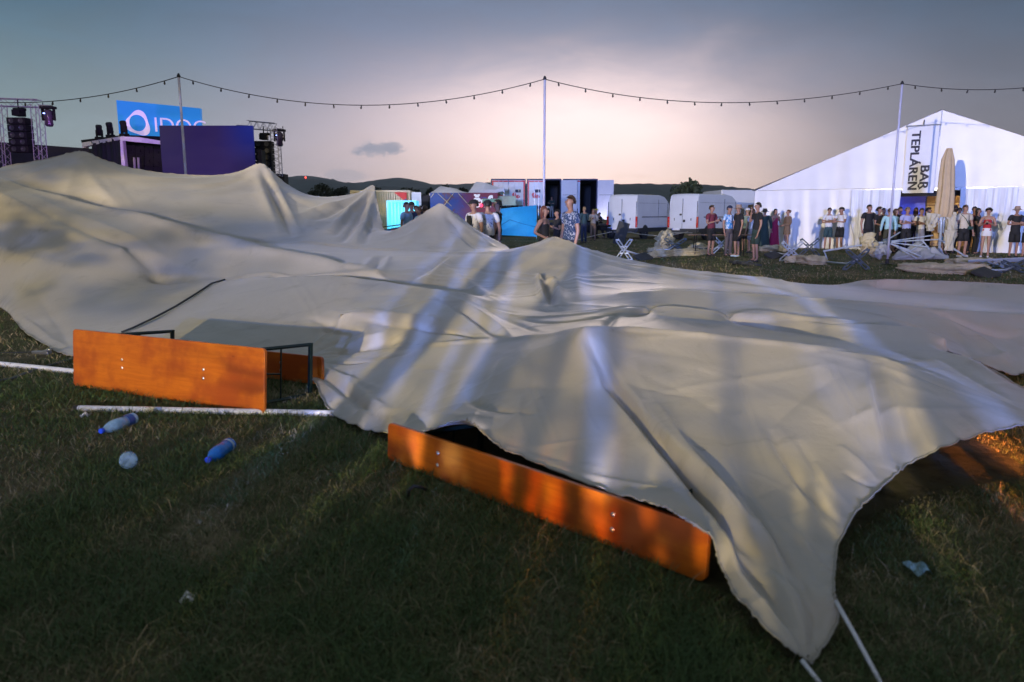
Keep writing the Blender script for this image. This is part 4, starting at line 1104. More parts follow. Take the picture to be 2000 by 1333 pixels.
line_array('line_array', TP(514, 247, YS - .2), 5, .86, .33, .6, 'black speaker stack hanging right of the purple screen')
hanging_head(TP(545, 253, YS), 'dark stage light hanging off the truss right of the purple screen')
# stage house
st = thing('stage', at(230, YS), 'black draped festival stage with a pale frame behind the tent peak', 'stage'); o_ = Vector(st.location)
def SP_(px, py, Y=YS): return PY(px, py, Y) - o_
m = MB(); m.poly([SP_(160, 279, YS + 5), SP_(240, 266), SP_(240, 272), SP_(160, 288, YS + 5)], (0, .3, 0)).poly([SP_(160, 281, YS + 5), SP_(168, 279, YS + 5), SP_(168, 320, YS + 5), SP_(160, 320, YS + 5)], (0, .3, 0)).build('side_frame', LILAC, st)
m = MB(); m.poly([SP_(236, 267, YS - .1), SP_(270, 268, YS - .1), SP_(330, 278, YS - .1), SP_(330, 284, YS - .1), SP_(238, 275, YS - .1)], (0, .3, 0)).poly([SP_(234, 268), SP_(239, 268), SP_(246, 340), SP_(238, 340)], (0, .3, 0)).build('front_frame', LILAC, st)
MB().poly([SP_(158, 274, YS + 5.5), SP_(240, 264, YS), SP_(345, 268, YS), SP_(345, 282, YS), SP_(240, 270, YS + .4), SP_(160, 281, YS + 5.5)], (0, 6, 0)).build('roof', BLK, st)
MB().grid(lambda u, v: SP_(178 + 60 * u, 0, YS + 3.6 - 3.4 * u) * Vector((1, 1, 0)) + Vector((0, .12 * math.sin(u * 38) + .05 * math.sin(u * 90), 3 + v * (4.85 + .0 * u - 3 + (u * .25)))), 80, 4).build('side_drape', BLKC, st, True) if False else None
a_, b_ = SP_(178, 276, YS + 3.8), SP_(238, 268, YS + .35)
def dr(u, v):
    p = a_.lerp(b_, u); k = .10 * math.sin(u * 30) + .05 * math.sin(u * 71 + 1)
    return (p.x + k * .6, p.y - abs(k), p.z - .18 * abs(math.sin(u * math.pi * 4)) * v - (p.z + o_.z) * (1 - v))
MB().grid(lambda u, v: dr(u, v), 90, 6).build('side_drape', BLKC, st, True)
m = MB()
for i in range(4):
    for j in range(6):
        p = SP_(246 + 18 * i, 284 + 18 * j + 2 * i, YS + .5)
        m.box(p + Vector((.25, 0, -.25)), (.47, .12, .47)).box(p + Vector((.25, -.08, -.25)), (.10, .08, .14)).box(p + Vector((.40, -.07, -.40)), (.05, .05, .05))
m.build('led_wall_back', BLK, st)
MB().box((SP_(285, 330, YS + 2) * Vector((1, 1, 0))) + Vector((0, 0, 2.6)), (4.5, .2, 5.2)).build('back_drape', BLKC, st)
for px in (262, 270):
    MB().tube([SP_(px, 308, YS - .3), SP_(px + 2, 345, YS - .3)], .06, 6).build('floor_truss', TRM, st)
MB().box((SP_(60, 320, 44) + Vector((0, 2, -2.2))), (14, 3, 6.6), Matrix.Rotation(R(4), 3, 'Y')).build('wing_drape', BLKC, st)
# moving heads on the roof edge
for px, py, Y, lab in ((195, 272, YS + 3.5, 'leftmost of three black lamps standing on the stage roof edge'), (216, 268, YS + 2, 'middle one of three black lamps standing on the stage roof edge'), (243, 266, YS + .5, 'black lamp on the stage roof before the blue sign')):
    p = PY(px, py, Y); r = thing('moving_head', p, lab, 'stage light', 'lamps on the stage roof', random.uniform(-.6, .6))
    MB().box((0, 0, .06), (.42, .32, .12)).bevel(.02).build('base', BLK, r)
    for sx in (-1, 1): MB().box((sx * .18, 0, .30), (.05, .14, .40)).bevel(.015).build('yoke', BLK, r)
    MB().lathe([(.10, -.28), (.16, -.22), (.15, .0), (.17, .22), (.15, .30)], 14, (0, 0, .46), (.25, -.3, 1)).build('lamp_head', BLK, r, True)
# big blue sign
sg = thing('sign', PY(310, 300, YS + 2.5), 'bright blue company sign with a white ring emblem above the stage', 'sign'); o_ = Vector(sg.location)
q4 = [PY(227, 196, YS + 1.8) - o_, PY(391, 212, YS + 4.6) - o_, PY(393, 275, YS + 4.6) - o_, PY(233, 266, YS + 1.8) - o_]
SB = mat('sign_blue', (.02, .20, .55), .5, 0, .03, emit=(.015, .19, .56), estr=.70)
MB().poly([q4[3], q4[2], q4[1], q4[0]], (.0, .25, 0)).build('panel', SB, sg)
SW = mat('sign_white', (.75, .65, .85), .5, emit=(.72, .55, .95), estr=.55)
ex = (q4[1] - q4[0]).normalized(); ez = Vector((0, 0, 1)); cen = PY(272, 242, YS + 2.55) - o_ - Vector((0, .12, 0))
m = MB(); n_ = 48; outer = []; inner_ = []
for k in range(n_):
    a = 2 * math.pi * k / n_; tri = .66 + .085 * math.cos(3 * (a - R(75)))
    outer.append(cen + ex * math.cos(a) * tri * .90 + ez * math.sin(a) * tri * .98); inner_.append(cen + ex * (math.cos(a) * .42 - .03) + ez * (math.sin(a) * .44 + .02))
vo_ = [m.b.verts.new(p) for p in outer]; vi_ = [m.b.verts.new(p) for p in inner_]
fs = [m.b.faces.new((vo_[k], vo_[(k + 1) % n_], vi_[(k + 1) % n_], vi_[k])) for k in range(n_)]
g_ = bmesh.ops.extrude_face_region(m.b, geom=fs); bmesh.ops.translate(m.b, verts=[v for v in g_['geom'] if isinstance(v, bmesh.types.BMVert)], vec=(0, .08, 0))
m.build('emblem', SW, sg)
me = text_mesh('IDOC', 1.15, -.012, .04, 'LEFT'); me.transform(Matrix.Rotation(R(90), 4, 'X')); me.transform(Matrix.Rotation(math.atan2(ex.y, ex.x), 4, 'Z'))
me.transform(Matrix.Translation(PY(303, 246, YS + 3.05) - o_ - Vector((0, .22, 0)))); link('lettering', me, SW, sg)
# purple screen
scr = thing('led_screen', at(403, YS - 2), 'large dark purple screen panel standing beside the stage', 'screen'); o_ = Vector(scr.location)
def scr_mat():
    m = bpy.data.materials.new('purple_screen'); m.use_nodes = True; t = NT(m.node_tree); b = m.node_tree.nodes['Principled BSDF']
    oc = t.coord('Generated'); x, y, z = t.sep(oc)
    k = t.m('MULTIPLY', t.rng(x, .55, 1.0), t.rng(z, .55, 1.0))
    c = t.mix(k, (.030, .020, .115, 1), (.010, .030, .36, 1))
    c = t.mix(t.m('MULTIPLY', t.rng(z, .4, 1.0), t.rng(x, .5, .0)), c, (.050, .040, .110, 1))
    t.l.new(c, b.inputs['Emission Color']); b.inputs['Emission Strength'].default_value = .5; b.inputs['Base Color'].default_value = (.008, .006, .02, 1); b.inputs['Roughness'].default_value = .5; b.inputs['Specular IOR Level'].default_value = .08
    return m
p0, p1, p2 = PY(312, 246, YS - 2) - o_, PY(494, 247, YS - 2) - o_, PY(494, 420, YS - 2) - o_
MB().box(((p0.x + p1.x) / 2, 0, (p0.z + .4) / 2), (p1.x - p0.x, .16, p0.z - .4)).build('display', scr_mat(), scr)
MB().box(((p0.x + p1.x) / 2, .22, (p0.z + .2) / 2), (p1.x - p0.x - .2, .25, p0.z - .3)).build('back_frame', BLK, scr)
MB().box((p1.x + .25, .3, p0.z * .40), (.18, .6, p0.z * .8)).build('side_leg', BLK, scr)
sk = thing('speaker_stack', at(543, YS + 1), 'black speaker wall below the truss right of the purple screen', 'speaker'); p0, p1 = PY(516, 322, YS + 1), PY(561, 322, YS + 1)
w_ = p1.x - p0.x
for k in range(4):
    b = MB().box((0, 0, .45 + .9 * k), (w_, .8, .88)).bevel(.02).build('cabinet', BLK, sk)
# purple wash lamp on the stage
spot('stage_wash', PY(130, 330, 30) + Vector((1, -6, -1)), PY(120, 240, 35), 2600, (.55, .18, 1.0), 80, .2, .4)
spot('stage_wash', PY(330, 400, 28), PY(270, 270, 40), 2600, (.60, .25, 1.0), 50, .2, .4)

spot('field_wash', PY(150, 240, 36) + Vector((0, -1, 1)), Vector((-1.0, 18, 1.2)), 9000, (.62, .60, 1.0), 26, .2, .6)
spot('field_wash', PY(515, 290, 42.5), Vector((-1.5, 51, 2.4)), 5500, (.66, .66, 1.0), 46, .2, .6)  # wash added to brighten the far canopies, its source unseen

for px, py, Y, lab in ((1421, 368, 1880, 'tiny red beacon glowing on the dark hill left of the marquee'), (597, 347, 2280, 'tiny red beacon glowing on the misty hill right of the stage')):
    q_ = PY(px, py, Y); r = thing('beacon', (q_.x, Y, q_.z - 25), lab, 'beacon', 'red beacons on the hills')
    MB().tube([(0, 0, -20), (0, 0, 25)], .5, 6).build('mast', BLK, r)
    MB().lathe([(.4, 22), (2.2, 24), (2.2, 26), (.4, 28)], 12).build('lamp', mat('beacon_red', (.8, .05, .03), .4, emit=(1.0, .06, .04), estr=6), r)
# ================================================================== vehicles
VANW = mat('van_white', (.66, .68, .71), .28, 0, .05, 1.5); RUB = mat('rubber_black', (.014, .014, .015), .75); PLAST = mat('grey_plastic', (.035, .037, .04), .6)
GLS = mat('dark_glass', (.012, .014, .018), .06); RED = mat('tail_red', (.45, .01, .008), .25); CHR = mat('chrome_grey', (.45, .45, .46), .3, .8)
GAP = mat('panel_gap', (.10, .105, .11), .6); PLATE = mat('plate_white', (.70, .72, .78), .4); PLB = mat('plate_blue', (.05, .12, .6), .4)
def van(P, heading, label, plate_z=.62):
    """rear bumper at local y=0, nose at +y; rear faces -y"""
    v = thing('delivery_van', P, label, 'van', 'white vans parked on the field', 0); v.rotation_euler = (0, 0, -heading)
    L, W2, H = 5.9, 1.0, 2.62
    prof = [(0.0, .52), (0.0, 1.2), (.05, 2.2), (.10, 2.50), (.22, 2.60), (3.3, 2.62), (3.9, 2.54), (4.35, 2.28), (5.0, 1.52), (5.45, 1.30), (5.80, 1.12), (5.9, .80), (5.88, .52)]
    m = MB(); rings = []
    for s_ in (-1, -.93, -.60, 0, .60, .93, 1):
        rr = []
        for y, z in prof:
            k = (z - .52) / (H - .52)
            inset = .09 * max(0, k) ** 1.6
            zz = z - (.05 if abs(s_) == 1 and z > 2.0 else 0) + .035 * (1 - s_ * s_) * (1 if z > 2.4 else 0)
            yy = y + (.10 * s_ * s_ if y < .3 else -.22 * s_ * s_ if y > 5.0 else 0)
            rr.append(m.b.verts.new((s_ * (W2 - inset), yy, zz)))
        rings.append(rr)
    for A, B in zip(rings, rings[1:]):
        for i in range(len(prof)): m.b.faces.new((A[i], A[(i + 1) % len(prof)], B[(i + 1) % len(prof)], B[i]))
    m.b.faces.new(rings[0]); m.b.faces.new(list(reversed(rings[-1])))
    body = m.bevel(.035, 2, 35).build('body', VANW, v, True); body.data.set_sharp_from_angle(angle=R(24))
    def side(x_s, y0, y1, z0, z1, mt, nm, off=.006, par=None):
        k = ((z0 + z1) / 2 - .52) / (H - .52); x = x_s * (W2 - .09 * max(0, k) ** 1.6 + off)
        return MB().box((x, (y0 + y1) / 2, (z0 + z1) / 2), (.02, y1 - y0, z1 - z0)).build(nm, mt, par or v)
    for sx in (-1, 1):
        side(sx, .1, 5.3, .42, .66, PLAST, 'sill_trim', .012)
        side(sx, .7, 4.2, 1.28, 1.33, PLAST, 'slide_rail')
        side(sx, 4.25, 4.26, .7, 2.2, GAP, 'door_gap'); side(sx, 2.95, 2.96, .7, 2.35, GAP, 'door_gap')
        side(sx, .3, 4.2, 2.12, 2.13, GAP, 'roof_seam', .004)
        # cab side window
        mw = MB().poly([(sx * .955, 4.28, 1.5), (sx * .955, 5.05, 1.5), (sx * .90, 4.42, 2.12), (sx * .90, 4.28, 2.12)], (sx * .012, 0, 0)).build('side_window', GLS, v)
        MB().box((sx * 1.10, 4.95, 1.62), (.20, .10, .32)).bevel(.03).build('mirror', PLAST, v)
        MB().box((sx * .955, .055, 1.02), (.11, .10, .62)).bevel(.02).build('tail_light', RED, v)
        MB().box((sx * .55, .035, 1.18), (.05, .03, .14)).bevel(.01).build('hinge', PLAST, v)
        for y in (1.15, 4.85):
            wl = MB().lathe([(.20, -.11), (.33, -.12), (.355, -.07), (.355, .07), (.33, .12), (.20, .11)], 24, (sx * .88, y, .355), (1, 0, 0)).build('wheel', RUB, v, False)
            MB().lathe([(.05, .125), (.16, .118), (.205, .10), (.205, .05), (.05, .05)], 18, (sx * .88, y, .355), (sx, 0, 0)).build('rim', CHR, wl)
            MB().lathe([(.40, .10), (.44, .13), (.44, .145), (.40, .15)], 24, (sx * .855, y, .40), (sx, 0, 0)).build('wheel_arch', PLAST, v)
    def rear(x0, x1, z0, z1, mt, nm, y=-.012, dep=.03):
        yy = y + .10 * ((z0 + z1) / 2 - 1.2) * .1 * (1 if (z0 + z1) / 2 > 1.2 else 0)
        return MB().box(((x0 + x1) / 2, yy, (z0 + z1) / 2), (x1 - x0, dep, z1 - z0)).build(nm, mt, v)
    rear(-.006, .006, .66, 2.35, GAP, 'door_gap', .004, .05)
    for x in (-.93, .92): rear(x, x + .010, .66, 2.2, GAP, 'door_gap', .05, .05)
    MB().box((0, .015, .52), (2.0, .20, .26)).bevel(.03).build('bumper', PLAST, v)
    MB().box((0, -.05, .42), (1.5, .12, .05)).build('step', CHR, v)
    pl = MB().box((-.35, -.10, plate_z), (.52, .02, .12)).build('number_plate', PLATE, v); MB().box((-.58, -.112, plate_z), (.05, .008, .11)).build('plate_band', PLB, pl)
    rear(.06, .20, 1.02, 1.16, PLAST, 'door_handle', -.02); rear(-.18, -.05, 1.40, 1.50, PLAST, 'lock', -.01)
    rear(-.22, .22, 2.42, 2.47, mat('brake_lamp', (.10, .01, .01), .3), 'brake_light', .24)
    MB().poly([(-.84, 4.52, 2.20), (.84, 4.52, 2.20), (.90, 5.05, 1.56), (-.90, 5.05, 1.56)], (0, .02, .015)).build('windscreen', GLS, v)
    return v
p = at(1213, 45.0); van(p, R(36), 'white delivery van parked left of the other van, its rear doors towards the field')
p = at(1331, 43.5); van(p, R(45), 'second white van, its nose behind the standing people, number plate lit blue')
# grey cabin truck behind the second van
ct = thing('box_truck', at(1445, 56), 'pale box truck half hidden between the second van and the marquee', 'truck')
MB().box((0, 2, 1.9), (3.4, 5.5, 2.6)).bevel(.04).build('cargo_box', VANW, ct); MB().box((1.0, -.95, 1.2), (1.5, .3, 1.9)).build('tail_panel', mat('brown_board', (.20, .13, .06), .7), ct)
for sx in (-1.1, 1.1):
    for y in (.3, 3.6): MB().lathe([(.30, -.14), (.45, -.12), (.45, .12), (.30, .14)], 20, (sx, y, .45), (1, 0, 0)).build('wheel', RUB, ct)
# ---- trailers with open doors
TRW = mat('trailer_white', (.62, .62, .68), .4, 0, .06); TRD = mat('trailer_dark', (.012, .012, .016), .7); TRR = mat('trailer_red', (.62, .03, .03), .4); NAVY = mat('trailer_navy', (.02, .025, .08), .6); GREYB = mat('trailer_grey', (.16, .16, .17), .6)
def trailer(px, label, left_open, right_open, rz=0.0):
    P = at(px, 56.0); t_ = thing('truck_trailer', P, label, 'trailer', 'trailers backed up to the field', rz)
    w2, z0, z1, Lt = 1.27, 1.05, 4.02, 9.0
    m = MB()
    for sx in (-1, 1): m.box((sx * (w2 - .03), Lt / 2, (z0 + z1) / 2), (.06, Lt, z1 - z0))
    m.box((0, Lt / 2, z1 - .03), (2 * w2 - .12, Lt, .06)).box((0, Lt - .03, z1 - .10), (2 * w2 - .12, .05, .12)).box((0, Lt / 2 - .04, z0 + .05), (2 * w2 - .12, Lt - .09, .10)).box((0, Lt - .03, (z0 + z1) / 2), (2 * w2 - .12, .06, z1 - z0 - .16))
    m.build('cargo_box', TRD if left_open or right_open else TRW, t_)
    fr = MB()
    for sx in (-1, 1): fr.box((sx * (w2 - .05), -.04, (z0 + z1) / 2), (.10, .08, z1 - z0 - .2))
    fr.box((0, -.04, z1 - .05), (2 * w2, .08, .10)).box((0, -.04, z0 + .05), (2 * w2, .08, .10)); fr.build('door_frame', NAVY, t_)
    MB().box((0, .1, .75), (2.3, .14, .22)).build('bumper', TRD, t_)
    for sx in (-.95, .95):
        for y in (4.6, 5.9): MB().lathe([(.32, -.15), (.5, -.13), (.5, .13), (.32, .15)], 20, (sx, y, .5), (1, 0, 0)).build('wheel', RUB, t_)
    def leaf(sx):
        d = MB().box((sx * (w2 / 2 - .02), -.10, (z0 + z1) / 2), (w2 - .08, .05, z1 - z0 - .18)).build('door', TRW, t_)
        x0 = sx * (w2 - .12)
        MB().box((x0, -.132, (z0 + z1) / 2), (.11, .01, z1 - z0 - .24)).box((sx * (w2 / 2 - .02), -.134, z1 - .18), (w2 - .10, .01, .10)).build('red_border', TRR, d)
        MB().box((sx * (w2 / 2), -.131, z0 + .45), (w2 - .30, .01, .75)).build('grey_panel', GREYB, d)
        MB().box((sx * (w2 / 2), -.137, z0 + .92), (w2 - .42, .01, .26)).build('dark_plate', NAVY, d)
        mm = MB(); cx = sx * (w2 / 2 - .05)
        mm.lathe([(.16, 0), (.16, .01)], 18, (cx - .16, -.132, z1 - 1.15), (0, -1, 0)).lathe([(.13, 0), (.13, .012)], 18, (cx + .10, -.132, z1 - 1.28), (0, -1, 0)).box((cx, -.136, z1 - 1.30), (.52, .012, .14))
        mm.build('red_print', TRR, d)
        MB().box((cx + .12, -.137, z1 - .88), (.40, .01, .22)).build('dark_print', NAVY, d)
        for xx in (-.12, .18): MB().tube([(cx + xx, -.15, z0 + .1), (cx + xx, -.15, z1 - .15)], .016, 6).build('lock_rod', ALU, d)
    def open_leaf(sx, ang):
        a = R(ang); d = MB().box((0, 0, 0), (w2 - .06, .05, z1 - z0 - .14)).build('open_door', TRW, t_)
        d.location = (sx * (w2 + (w2 / 2 - .03) * math.cos(a)), -.06 - (w2 / 2) * math.sin(a), (z0 + z1) / 2 - .03); d.rotation_euler = (0, 0, -sx * a)
        d2 = MB().box((0, -.03, .35), (w2 * .75, .012, .03)).build('crossbar', GREYB, d)
    (leaf(-1) if not left_open else open_leaf(-1, 30)); (leaf(1) if not right_open else open_leaf(1, 20))
    return t_
trailer(993, 'leftmost trailer, both doors shut with red bordered prints', False, False, R(2))
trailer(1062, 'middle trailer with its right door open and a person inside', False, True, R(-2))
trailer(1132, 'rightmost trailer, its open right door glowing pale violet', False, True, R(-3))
# ---- canopies, bar and containers
CANW = mat('canopy_white', (.68, .69, .72), .55, 0, .08, 2)
def canopy(px0, px1, Y, peak_px, ypeak, yeave, label, tilt=0.0):
    a, b = PY(px0, yeave, Y), PY(px1, yeave + tilt, Y); c = PY(peak_px, ypeak, Y + 1.5)
    root = thing('pop_up_canopy', ((a.x + b.x) / 2, Y, 0), label, 'canopy', 'white pop up canopies'); o = Vector(root.location)
    dy = Vector((0, 3.0, 0)); m = MB(); pk = m.b.verts.new(c - o)
    q = [m.b.verts.new(p - o) for p in (a, b, b + dy, a + dy)]
    ql = [m.b.verts.new(p - o - Vector((0, 0, .22))) for p in (a, b, b + dy, a + dy)]
    for k in range(4):
        m.b.faces.new((q[k], q[(k + 1) % 4], pk)); m.b.faces.new((ql[k], ql[(k + 1) % 4], q[(k + 1) % 4], q[k]))
    bmesh.ops.subdivide_edges(m.b, edges=m.b.edges[:], cuts=4, use_grid_fill=True)
    for v in m.b.verts: v.co += Vector((0, 0, -.10 * math.sin(v.co.x * 2.1) ** 2 + .03 * math.sin(v.co.y * 4 + v.co.x * 3)))
    m.build('roof_cloth', CANW, root, False)
    for p in (a, b, b + dy, a + dy): 
        p = p - o; MB().tube([(p.x, p.y, 0), (p.x, p.y, p.z - .1)], .025, 6).build('pole', ALU, root)
canopy(838, 930, 53, 862, 361, 379, 'low white canopy roof behind the left of the dark bar front')
canopy(912, 984, 52, 930, 352, 378, 'crooked white canopy roof peaking behind the right of the bar front', -12)
BARN = thing('bar_stand', at(907, 50), 'dark blue and maroon bar front with large white lettering', 'bar stand'); o_ = Vector(BARN.location)
def bp(px, py, Y=50): return PY(px, py, Y) - o_
def bar_mat():
    m = bpy.data.materials.new('bar_print'); m.use_nodes = True; t = NT(m.node_tree); b = m.node_tree.nodes['Principled BSDF']
    oc = t.coord('Object'); x, y, z = t.sep(oc)
    n = t.noise(oc, 1.3, 4, .6, .8)
    c = t.mix(t.rng(t.m('ADD', x, t.m('MULTIPLY', n, 1.2)), -.4, 1.6), (.015, .05, .24, 1), (.13, .012, .03, 1))
    c = t.mix(t.rng(n, .55, .68), c, (.10, .028, .012, 1))
    c = t.mix(t.rng(n, .40, .30, 0, .8), c, (.01, .09, .42, 1))
    t.l.new(c, b.inputs['Base Color']); b.inputs['Roughness'].default_value = .5
    b.inputs['Emission Strength'].default_value = .35; t.l.new(c, b.inputs['Emission Color'])  # light on the printed panel is put in as a faint glow
    return m
p0, p1 = bp(840, 377), bp(972, 379)
MB().box(((p0.x + p1.x) / 2, 0, p0.z / 2), (p1.x - p0.x, .12, p0.z)).build('front_panel', bar_mat(), BARN)
MB().box(((p0.x + p1.x) / 2, 1.2, p0.z / 2), (p1.x - p0.x - .1, 2.2, p0.z - .05)).build('body', BLK, BARN)
CORD = mat('cream_line', (.62, .55, .38), .5)
for (a, b) in (((855, 378), (882, 403)), ((886, 378), (866, 404)), ((895, 378), (922, 408)), ((848, 378), (842, 386))):
    MB().tube([bp(*a) + Vector((0, -.09, 0)), bp(*b) + Vector((0, -.09, 0))], .022, 6).build('cross_line', CORD, BARN)
me = text_mesh('čaf', 1.0, .05, .02, 'LEFT'); me.transform(Matrix.Rotation(R(90), 4, 'X')); me.transform(Matrix.Translation(bp(923, 395) + Vector((0, -.09, 0))))
link('lettering', me, mat('bar_letter', (.75, .75, .75), .5, emit=(.75, .72, .75), estr=.4), BARN)
MB().box((bp(960, 392) + Vector((0, -.1, 0))), (1.2, .06, .22)).build('green_strip', mat('strip_green', (.22, .42, .24), .5), BARN)
MB().lathe([(.02, 0), (.11, .02), (.11, .06)], 12, bp(940, 402) + Vector((0, -.10, 0)), (0, -1, 0)).build('red_lamp', mat('red_lamp', (.8, .02, .05), .4, emit=(1, .03, .10), estr=2.5), BARN)
cc = thing('serving_hatch', at(985, 51), 'pale green counter box right of the bar front', 'counter')
MB().box((0, 0, 2.35), (1.55, .6, .62)).bevel(.03).build('box', mat('pale_green', (.42, .52, .40), .5), cc)
MB().box((0, .1, 1.0), (1.45, .5, 2.0)).build('base', BLK, cc)
# cream container
CREAM = mat('container_cream', (.62, .52, .34), .5, 0, .08)
def container(px0, px1, ytop, Y, mt, name, label, cat='container', rib=.16, dep=2.4):
    a, b = PY(px0, ytop, Y), PY(px1, ytop, Y); w_ = b.x - a.x; h = a.z
    root = thing(name, ((a.x + b.x) / 2, Y, 0), label, cat)
    m = MB(); n = int(w_ / rib)
    pts = []
    for k in range(n):
        x = -w_ / 2 + .1 + (w_ - .2) * k / n; d = (w_ - .2) / n
        pts += [(x, 0), (x + d * .3, 0), (x + d * .5, .05), (x + d * .8, .05)]
    pts.append((w_ / 2 - .1, 0))
    lo = [m.b.verts.new((x, y, .12)) for x, y in pts]; hi2 = [m.b.verts.new((x, y, h - .12)) for x, y in pts]
    for k in range(len(pts) - 1): m.b.faces.new((lo[k], lo[k + 1], hi2[k + 1], hi2[k]))
    m.build('corrugated_wall', mt, root)
    fr = MB().box((0, .02, h - .06), (w_, .14, .12)).box((0, .02, .06), (w_, .14, .12)).box((-w_ / 2 + .05, .02, h / 2), (.10, .14, h - .24)).box((w_ / 2 - .05, .02, h / 2), (.10, .14, h - .24))
    fr.build('frame', mt, root)
    MB().box((0, dep / 2 + .1, h / 2), (w_ - .02, dep, h - .02)).build('body', mt, root)
    return root, w_, h
r_, w_, h_ = container(684, 801, 372, 50, CREAM, 'container', 'cream shipping container with a red corner triangle behind the tent tip')
MB().poly([(w_ / 2 - 1.05, -.08, h_ - .14), (w_ / 2 - .22, -.08, h_ - .14), (w_ / 2 - .22, -.08, h_ - .80)], (0, .02, 0)).build('red_triangle', TRR, r_)
MB().poly([(w_ / 2 - .42, -.083, h_ - .66), (w_ / 2 - .24, -.083, h_ - .5), (w_ / 2 - .24, -.083, h_ - .90)], (0, .02, 0)).build('blue_triangle', mat('triangle_blue', (.05, .15, .4), .5), r_)
CY = mat('cyan_glow_wall', (.35, .62, .70), .5, 0, .1, emit=(.08, .68, .95), estr=.85)  # cyan light on the wall is put in as self-glow
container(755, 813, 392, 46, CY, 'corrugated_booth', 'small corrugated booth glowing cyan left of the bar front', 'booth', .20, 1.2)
wp = thing('notice_board', at(815, 49.5), 'white notice board standing between the cyan booth and the dark doorway', 'board')
MB().box((0, 0, 2.45), (.62, .06, .85)).build('panel', TRW, wp); MB().tube([(-.2, 0, 0), (-.2, 0, 2.1)], .03, 6).build('leg', ALU, wp); MB().tube([(.2, 0, 0), (.2, 0, 2.1)], .03, 6).build('leg', ALU, wp)
dw = thing('dark_cabin', at(831, 50.5), 'black doorway cabin between the notice board and the bar front', 'cabin')
MB().box((0, .6, 1.35), (.75, 1.2, 2.7)).bevel(.02).build('body', TRD, dw); MB().box((0, -.02, 1.2), (.55, .04, 2.2)).bevel(.01).build('door', BLK, dw)
# blue tarp of a blown over canopy
tp = thing('blue_tarpaulin', at(1013, 45), 'slanted bright blue tarpaulin of a blown over canopy', 'tarpaulin'); o_ = Vector(tp.location)
q4 = [PY(966, 459, 45), PY(1048, 463, 45.5), PY(1048, 401, 46.3), PY(978, 408, 45.5)]
def tf(u, v):
    p = (q4[0] * (1 - u) + q4[1] * u) * (1 - v) + (q4[3] * (1 - u) + q4[2] * u) * v - o_
    return p + Vector((0, .10 * math.sin(u * 4 + v * 3) - .05 * abs(math.sin(u * 5 - v * 6)), 0))
TARP = mat('tarp_blue', (.03, .36, .62), .45, 0, .06)
MB().grid(tf, 24, 16).build('cloth', TARP, tp, True)
SEAM = mat('tarp_seam', (.015, .12, .30), .6)
MB().tube([tf(.05, .30) + Vector((0, -.02, 0)), tf(.30, .56) + Vector((0, -.03, 0)), tf(.62, .42) + Vector((0, -.03, 0)), tf(1, .30) + Vector((0, -.03, 0))], .018, 5).build('seam', SEAM, tp)
for u in (0, 1): MB().tube([tf(u, 0) + Vector((0, .08, -.3)), tf(u, 1) + Vector((0, .08, .05))], .025, 6).build('pole', ALU, tp)
point('booth_lamp', PY(790, 430, 44.6), 60, (.15, .75, 1.0)); spot('blue_floor_lamp', PY(1140, 463, 40), PY(1030, 440, 45.5), 900, (.10, .55, 1.0), 70, .1, .5)
spot('blue_floor_lamp', Vector((1.9, 12.2, .35)), Vector((1.1, 14.6, .75)), 9, (.08, .40, 1.0), 70, .1, .6)
up = spot('uplight', PY(1184, 452, 54.5), PY(1180, 380, 56), 260, (.85, .80, 1.0), 60, .1, .5)
# colourful box at the cyan booth
bx = thing('deck_chair', at(766, 40), 'small folded chair with a colourful print near the cyan booth', 'chair')
CP_ = mat('print_blue', (.05, .22, .5), .6)
MB().poly([(-.6, 0, .15), (.55, -.1, .35), (.6, 0, .85), (-.5, .1, .65)], (0, .05, 0)).build('seat_cloth', CP_, bx)
MB().poly([(-.1, -.06, .38), (.30, -.10, .50), (.35, -.06, .72), (-.05, -.0, .66)], (0, .02, 0)).build('print', mat('print_orange', (.7, .2, .05), .6), bx)
for a, b in (((-.65, 0, 0), (-.6, 0, .8)), ((.6, 0, 0), (.66, 0, .95)), ((-.62, 0, .78), (.66, 0, .95))): MB().tube([a, b], .03, 6).build('bar', BLK, bx)

